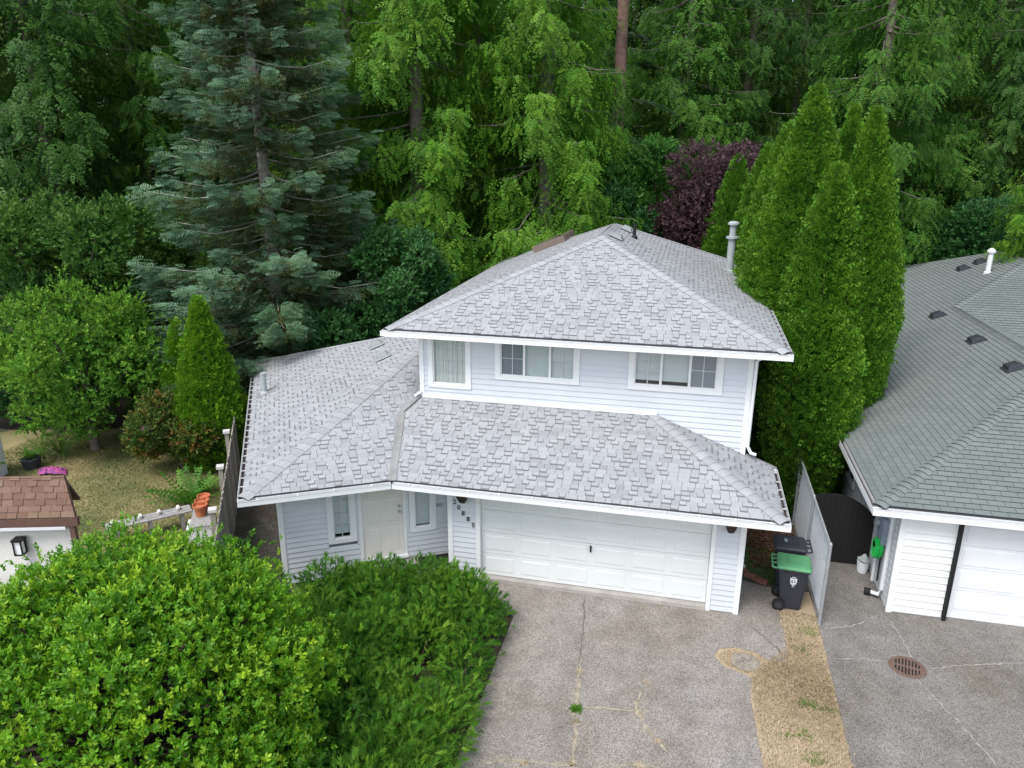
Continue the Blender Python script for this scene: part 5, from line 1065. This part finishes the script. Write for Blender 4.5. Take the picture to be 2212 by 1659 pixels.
juniper('spreading dark green juniper hedge between the driveway and the glossy bush', J, 92, 33000, .12, .23)
# ---- ferns, grasses
def fern(label, p, n, L, seed, mat='fern', name='fern', tm=None):
    global rng
    old = rng; rng = np.random.default_rng(seed); t = tree(name, label, tuple(p), cat=name.split('_')[0]); az = np.arange(n)*2.4; el = rng.uniform(.5, 1.2, n); ax = np.stack([np.cos(az)*np.cos(el), np.sin(az)*np.cos(el), np.sin(el)], -1)
    V, F, T = scatter(*(tm or frond(10, 1, .22, .35, 1.1, .03)), np.zeros((n, 3))+.01, frames(ax, np.tile(Z1, (n, 1))+rng.normal(0, .1, (n, 3))), L*rng.uniform(.7, 1.1, n), rng.random(n)); crown(t, 'fronds', V, F, T, mat); MB().tube([(0, 0, -.01), (0, 0, .06)], .04, 6).build('stem', 'twig', t, world=False); rng = old; return t
fern('bright fern behind the terracotta pots', gz(405, 1085), 22, 1.0, 71); fern('small fern at the foot of the fence', gz(440, 1065), 14, .7, 72)
fern('lime green leafy plant in the dark planter', gz(70, 1010)+Z1*.31, 26, .42, 73)
blade = join([([(0, -.014, 0), (.55, -.010, -.05), (.55, .010, -.05)], [(0, 1, 2)]), ([(.55, -.010, -.05), (1, 0, -.35), (.55, .010, -.05)], [(0, 1, 2)])])
fern('arching ornamental grass on the far side of the lawn', gz(135, 985), 110, 1.1, 74, 'grass_green', 'grass_clump', blade); fern('tall ornamental grass beside the lime plant', gz(95, 990), 70, 1.0, 75, 'grass_green', 'grass_clump', blade)
# ---- turf: countless blades
def in_poly(P, pts):
    P = np.asarray(P, float); x, y = pts[:, 0], pts[:, 1]; c = np.zeros(len(pts), bool)
    for i in range(len(P)):
        a, b = P[i], P[i-1]; k = (a[1] > y) != (b[1] > y); c ^= k & (x < (b[0]-a[0])*(y-a[1])/(b[1]-a[1]+1e-12)+a[0])
    return c
def vnoise(p, s, seed):
    r = np.random.default_rng(seed); k = r.normal(size=(7, 2))*s; f = r.uniform(0, 6.28, 7); return sum(np.sin(p@k[i]+f[i]) for i in range(7))/3.2
def turf(name, label, poly, n, h, mat, seed, z=0., greens=None, outside=None):
    global rng
    old = rng; rng = np.random.default_rng(seed); P = np.array(poly); p = rng.uniform(P.min(0), P.max(0), (n, 2)); p = p[in_poly(P, p)]
    if outside is not None: p = p[~in_poly(outside, p)]
    n = len(p); nz = vnoise(p, 1.3, seed); az = rng.uniform(0, 6.28, n); el = rng.uniform(.3, 1.3, n); ax = np.stack([np.cos(az)*np.cos(el), np.sin(az)*np.cos(el), np.sin(el)], -1); tone = np.clip(.5+.32*nz+rng.normal(0, .13, n), 0, 1); p = p+rng.normal(0, .03, p.shape)
    tm = (np.array([(0, -.2, 0), (0, .2, 0), (1, 0, -.15)]), np.array([(0, 1, 2)])); pos = np.concatenate([p, np.full((n, 1), z)], 1)
    V, F, T = scatter(*tm, pos, frames(ax, np.tile(Z1, (n, 1))), h*rng.uniform(.6, 1.4, n), tone); o = obj(name, V, F, mat, tone=T); o['kind'] = 'stuff'; tag(o, label, 'grass'); rng = old
turf('dry_grass', 'dry straw coloured grass on the verge between the driveways', [(7.82, .3), (7.1, .4), (7.16, -.9), (6.8, -1.4), (6.4, -2.0), (6.42, -2.6), (6.5, -6), (7.8, -6), (7.82, -3.8)], 46000, .036, 'grass_dry', 81, -.002)
turf('dry_grass', 'dry grass ring round the concrete cover', [(5.82, -1.5), (5.95, -1.3), (6.2, -1.2), (6.6, -1.3), (6.85, -1.5), (6.7, -1.85), (6.3, -1.9), (5.95, -1.75)], 2600, .035, 'grass_dry', 82, -.004)
turf('lawn_grass', 'patchy green and straw lawn of the left garden', [(-16, -2), (-6.5, -2), fen(.5)[:2], fen(8.4)[:2], (-12.0, 6.2), (-16, 5)], 70000, .055, 'grass_lawn', 83, -.008)
def tuft(px, py, n, r, h, mat, label):
    c = gz(px, py); az = np.linspace(0, 6.28, 12)[:-1]; turf('weed_tuft', label, [(c[0]+r*math.cos(a)*rng.uniform(.6, 1.2), c[1]+r*.7*math.sin(a)*rng.uniform(.6, 1.2)) for a in az], n, h, mat, int(px+py), .004)
for i, (px, py, n, r) in enumerate(((1745, 1522, 700, .14), (1790, 1535, 300, .10), (1740, 1588, 600, .13), (1700, 1588, 300, .10), (1760, 1640, 800, .16), (1748, 1365, 700, .17), (1735, 1405, 400, .14))): tuft(px, py, n//3, r*1.5, .04, 'grass_green', 'green weed tuft in the dry verge grass')
tuft(1243, 1532, 400, .07, .06, 'grass_green', 'green weed tuft in the driveway crack')
for (px, py) in ((1380, 1540), (1420, 1600), (1395, 1475), (1250, 1450), (1245, 1560), (1235, 1650), (1130, 1650), (1380, 1655)): tuft(px, py, 90, .07, .03, 'grass_dry', 'dry weeds rooted in a driveway crack')
# fallen leaves in the right hand passage, moss beside the left wall
def leaves(name, label, poly, n, size, mat, seed, z):
    global rng
    old = rng; rng = np.random.default_rng(seed); P = np.array(poly); p = rng.uniform(P.min(0), P.max(0), (n, 2)); p = p[in_poly(P, p)]; n = len(p); v, f = leaf_template(1, .4); V, F, T = scatter(np.asarray(v), np.array(f), np.concatenate([p, np.full((n, 1), z)+rng.random((n, 1))*.03], 1), frames(rng.normal(size=(n, 3))*np.array((1, 1, .2)), np.tile(Z1, (n, 1))+rng.normal(0, .3, (n, 3))), size*rng.uniform(.6, 1.4, n), rng.random(n)); o = obj(name, V, F, mat, tone=T); o['kind'] = 'stuff'; tag(o, label, 'leaves'); rng = old
leaves('fallen_leaves', 'reddish brown fallen leaves beside the wheeled bins', [(6.7, 2.0), (7.8, 2.0), (7.8, 6), (6.5, 6)], 2600, .07, 'deadleaf', 84, .0)
leaves('fallen_leaves', 'brown fallen leaves under the left fence', [fen(0, .1)[:2], fen(9, .1)[:2], fen(9, 1.0)[:2], fen(0, 1.0)[:2]], 1500, .06, 'deadleaf', 85, .0)
turf('moss', 'dark moss along the foot of the left fence', [fen(-.5, .1)[:2], fen(5, .1)[:2], fen(5, .8)[:2], fen(-.5, .9)[:2]], 6000, .04, 'grass_green', 86, -.002)
turf('moss', 'dark moss in the right hand passage', [(6.45, 1.5), (7.2, 1.3), (7.3, 3), (6.5, 3)], 3500, .035, 'grass_green', 87, -.002)
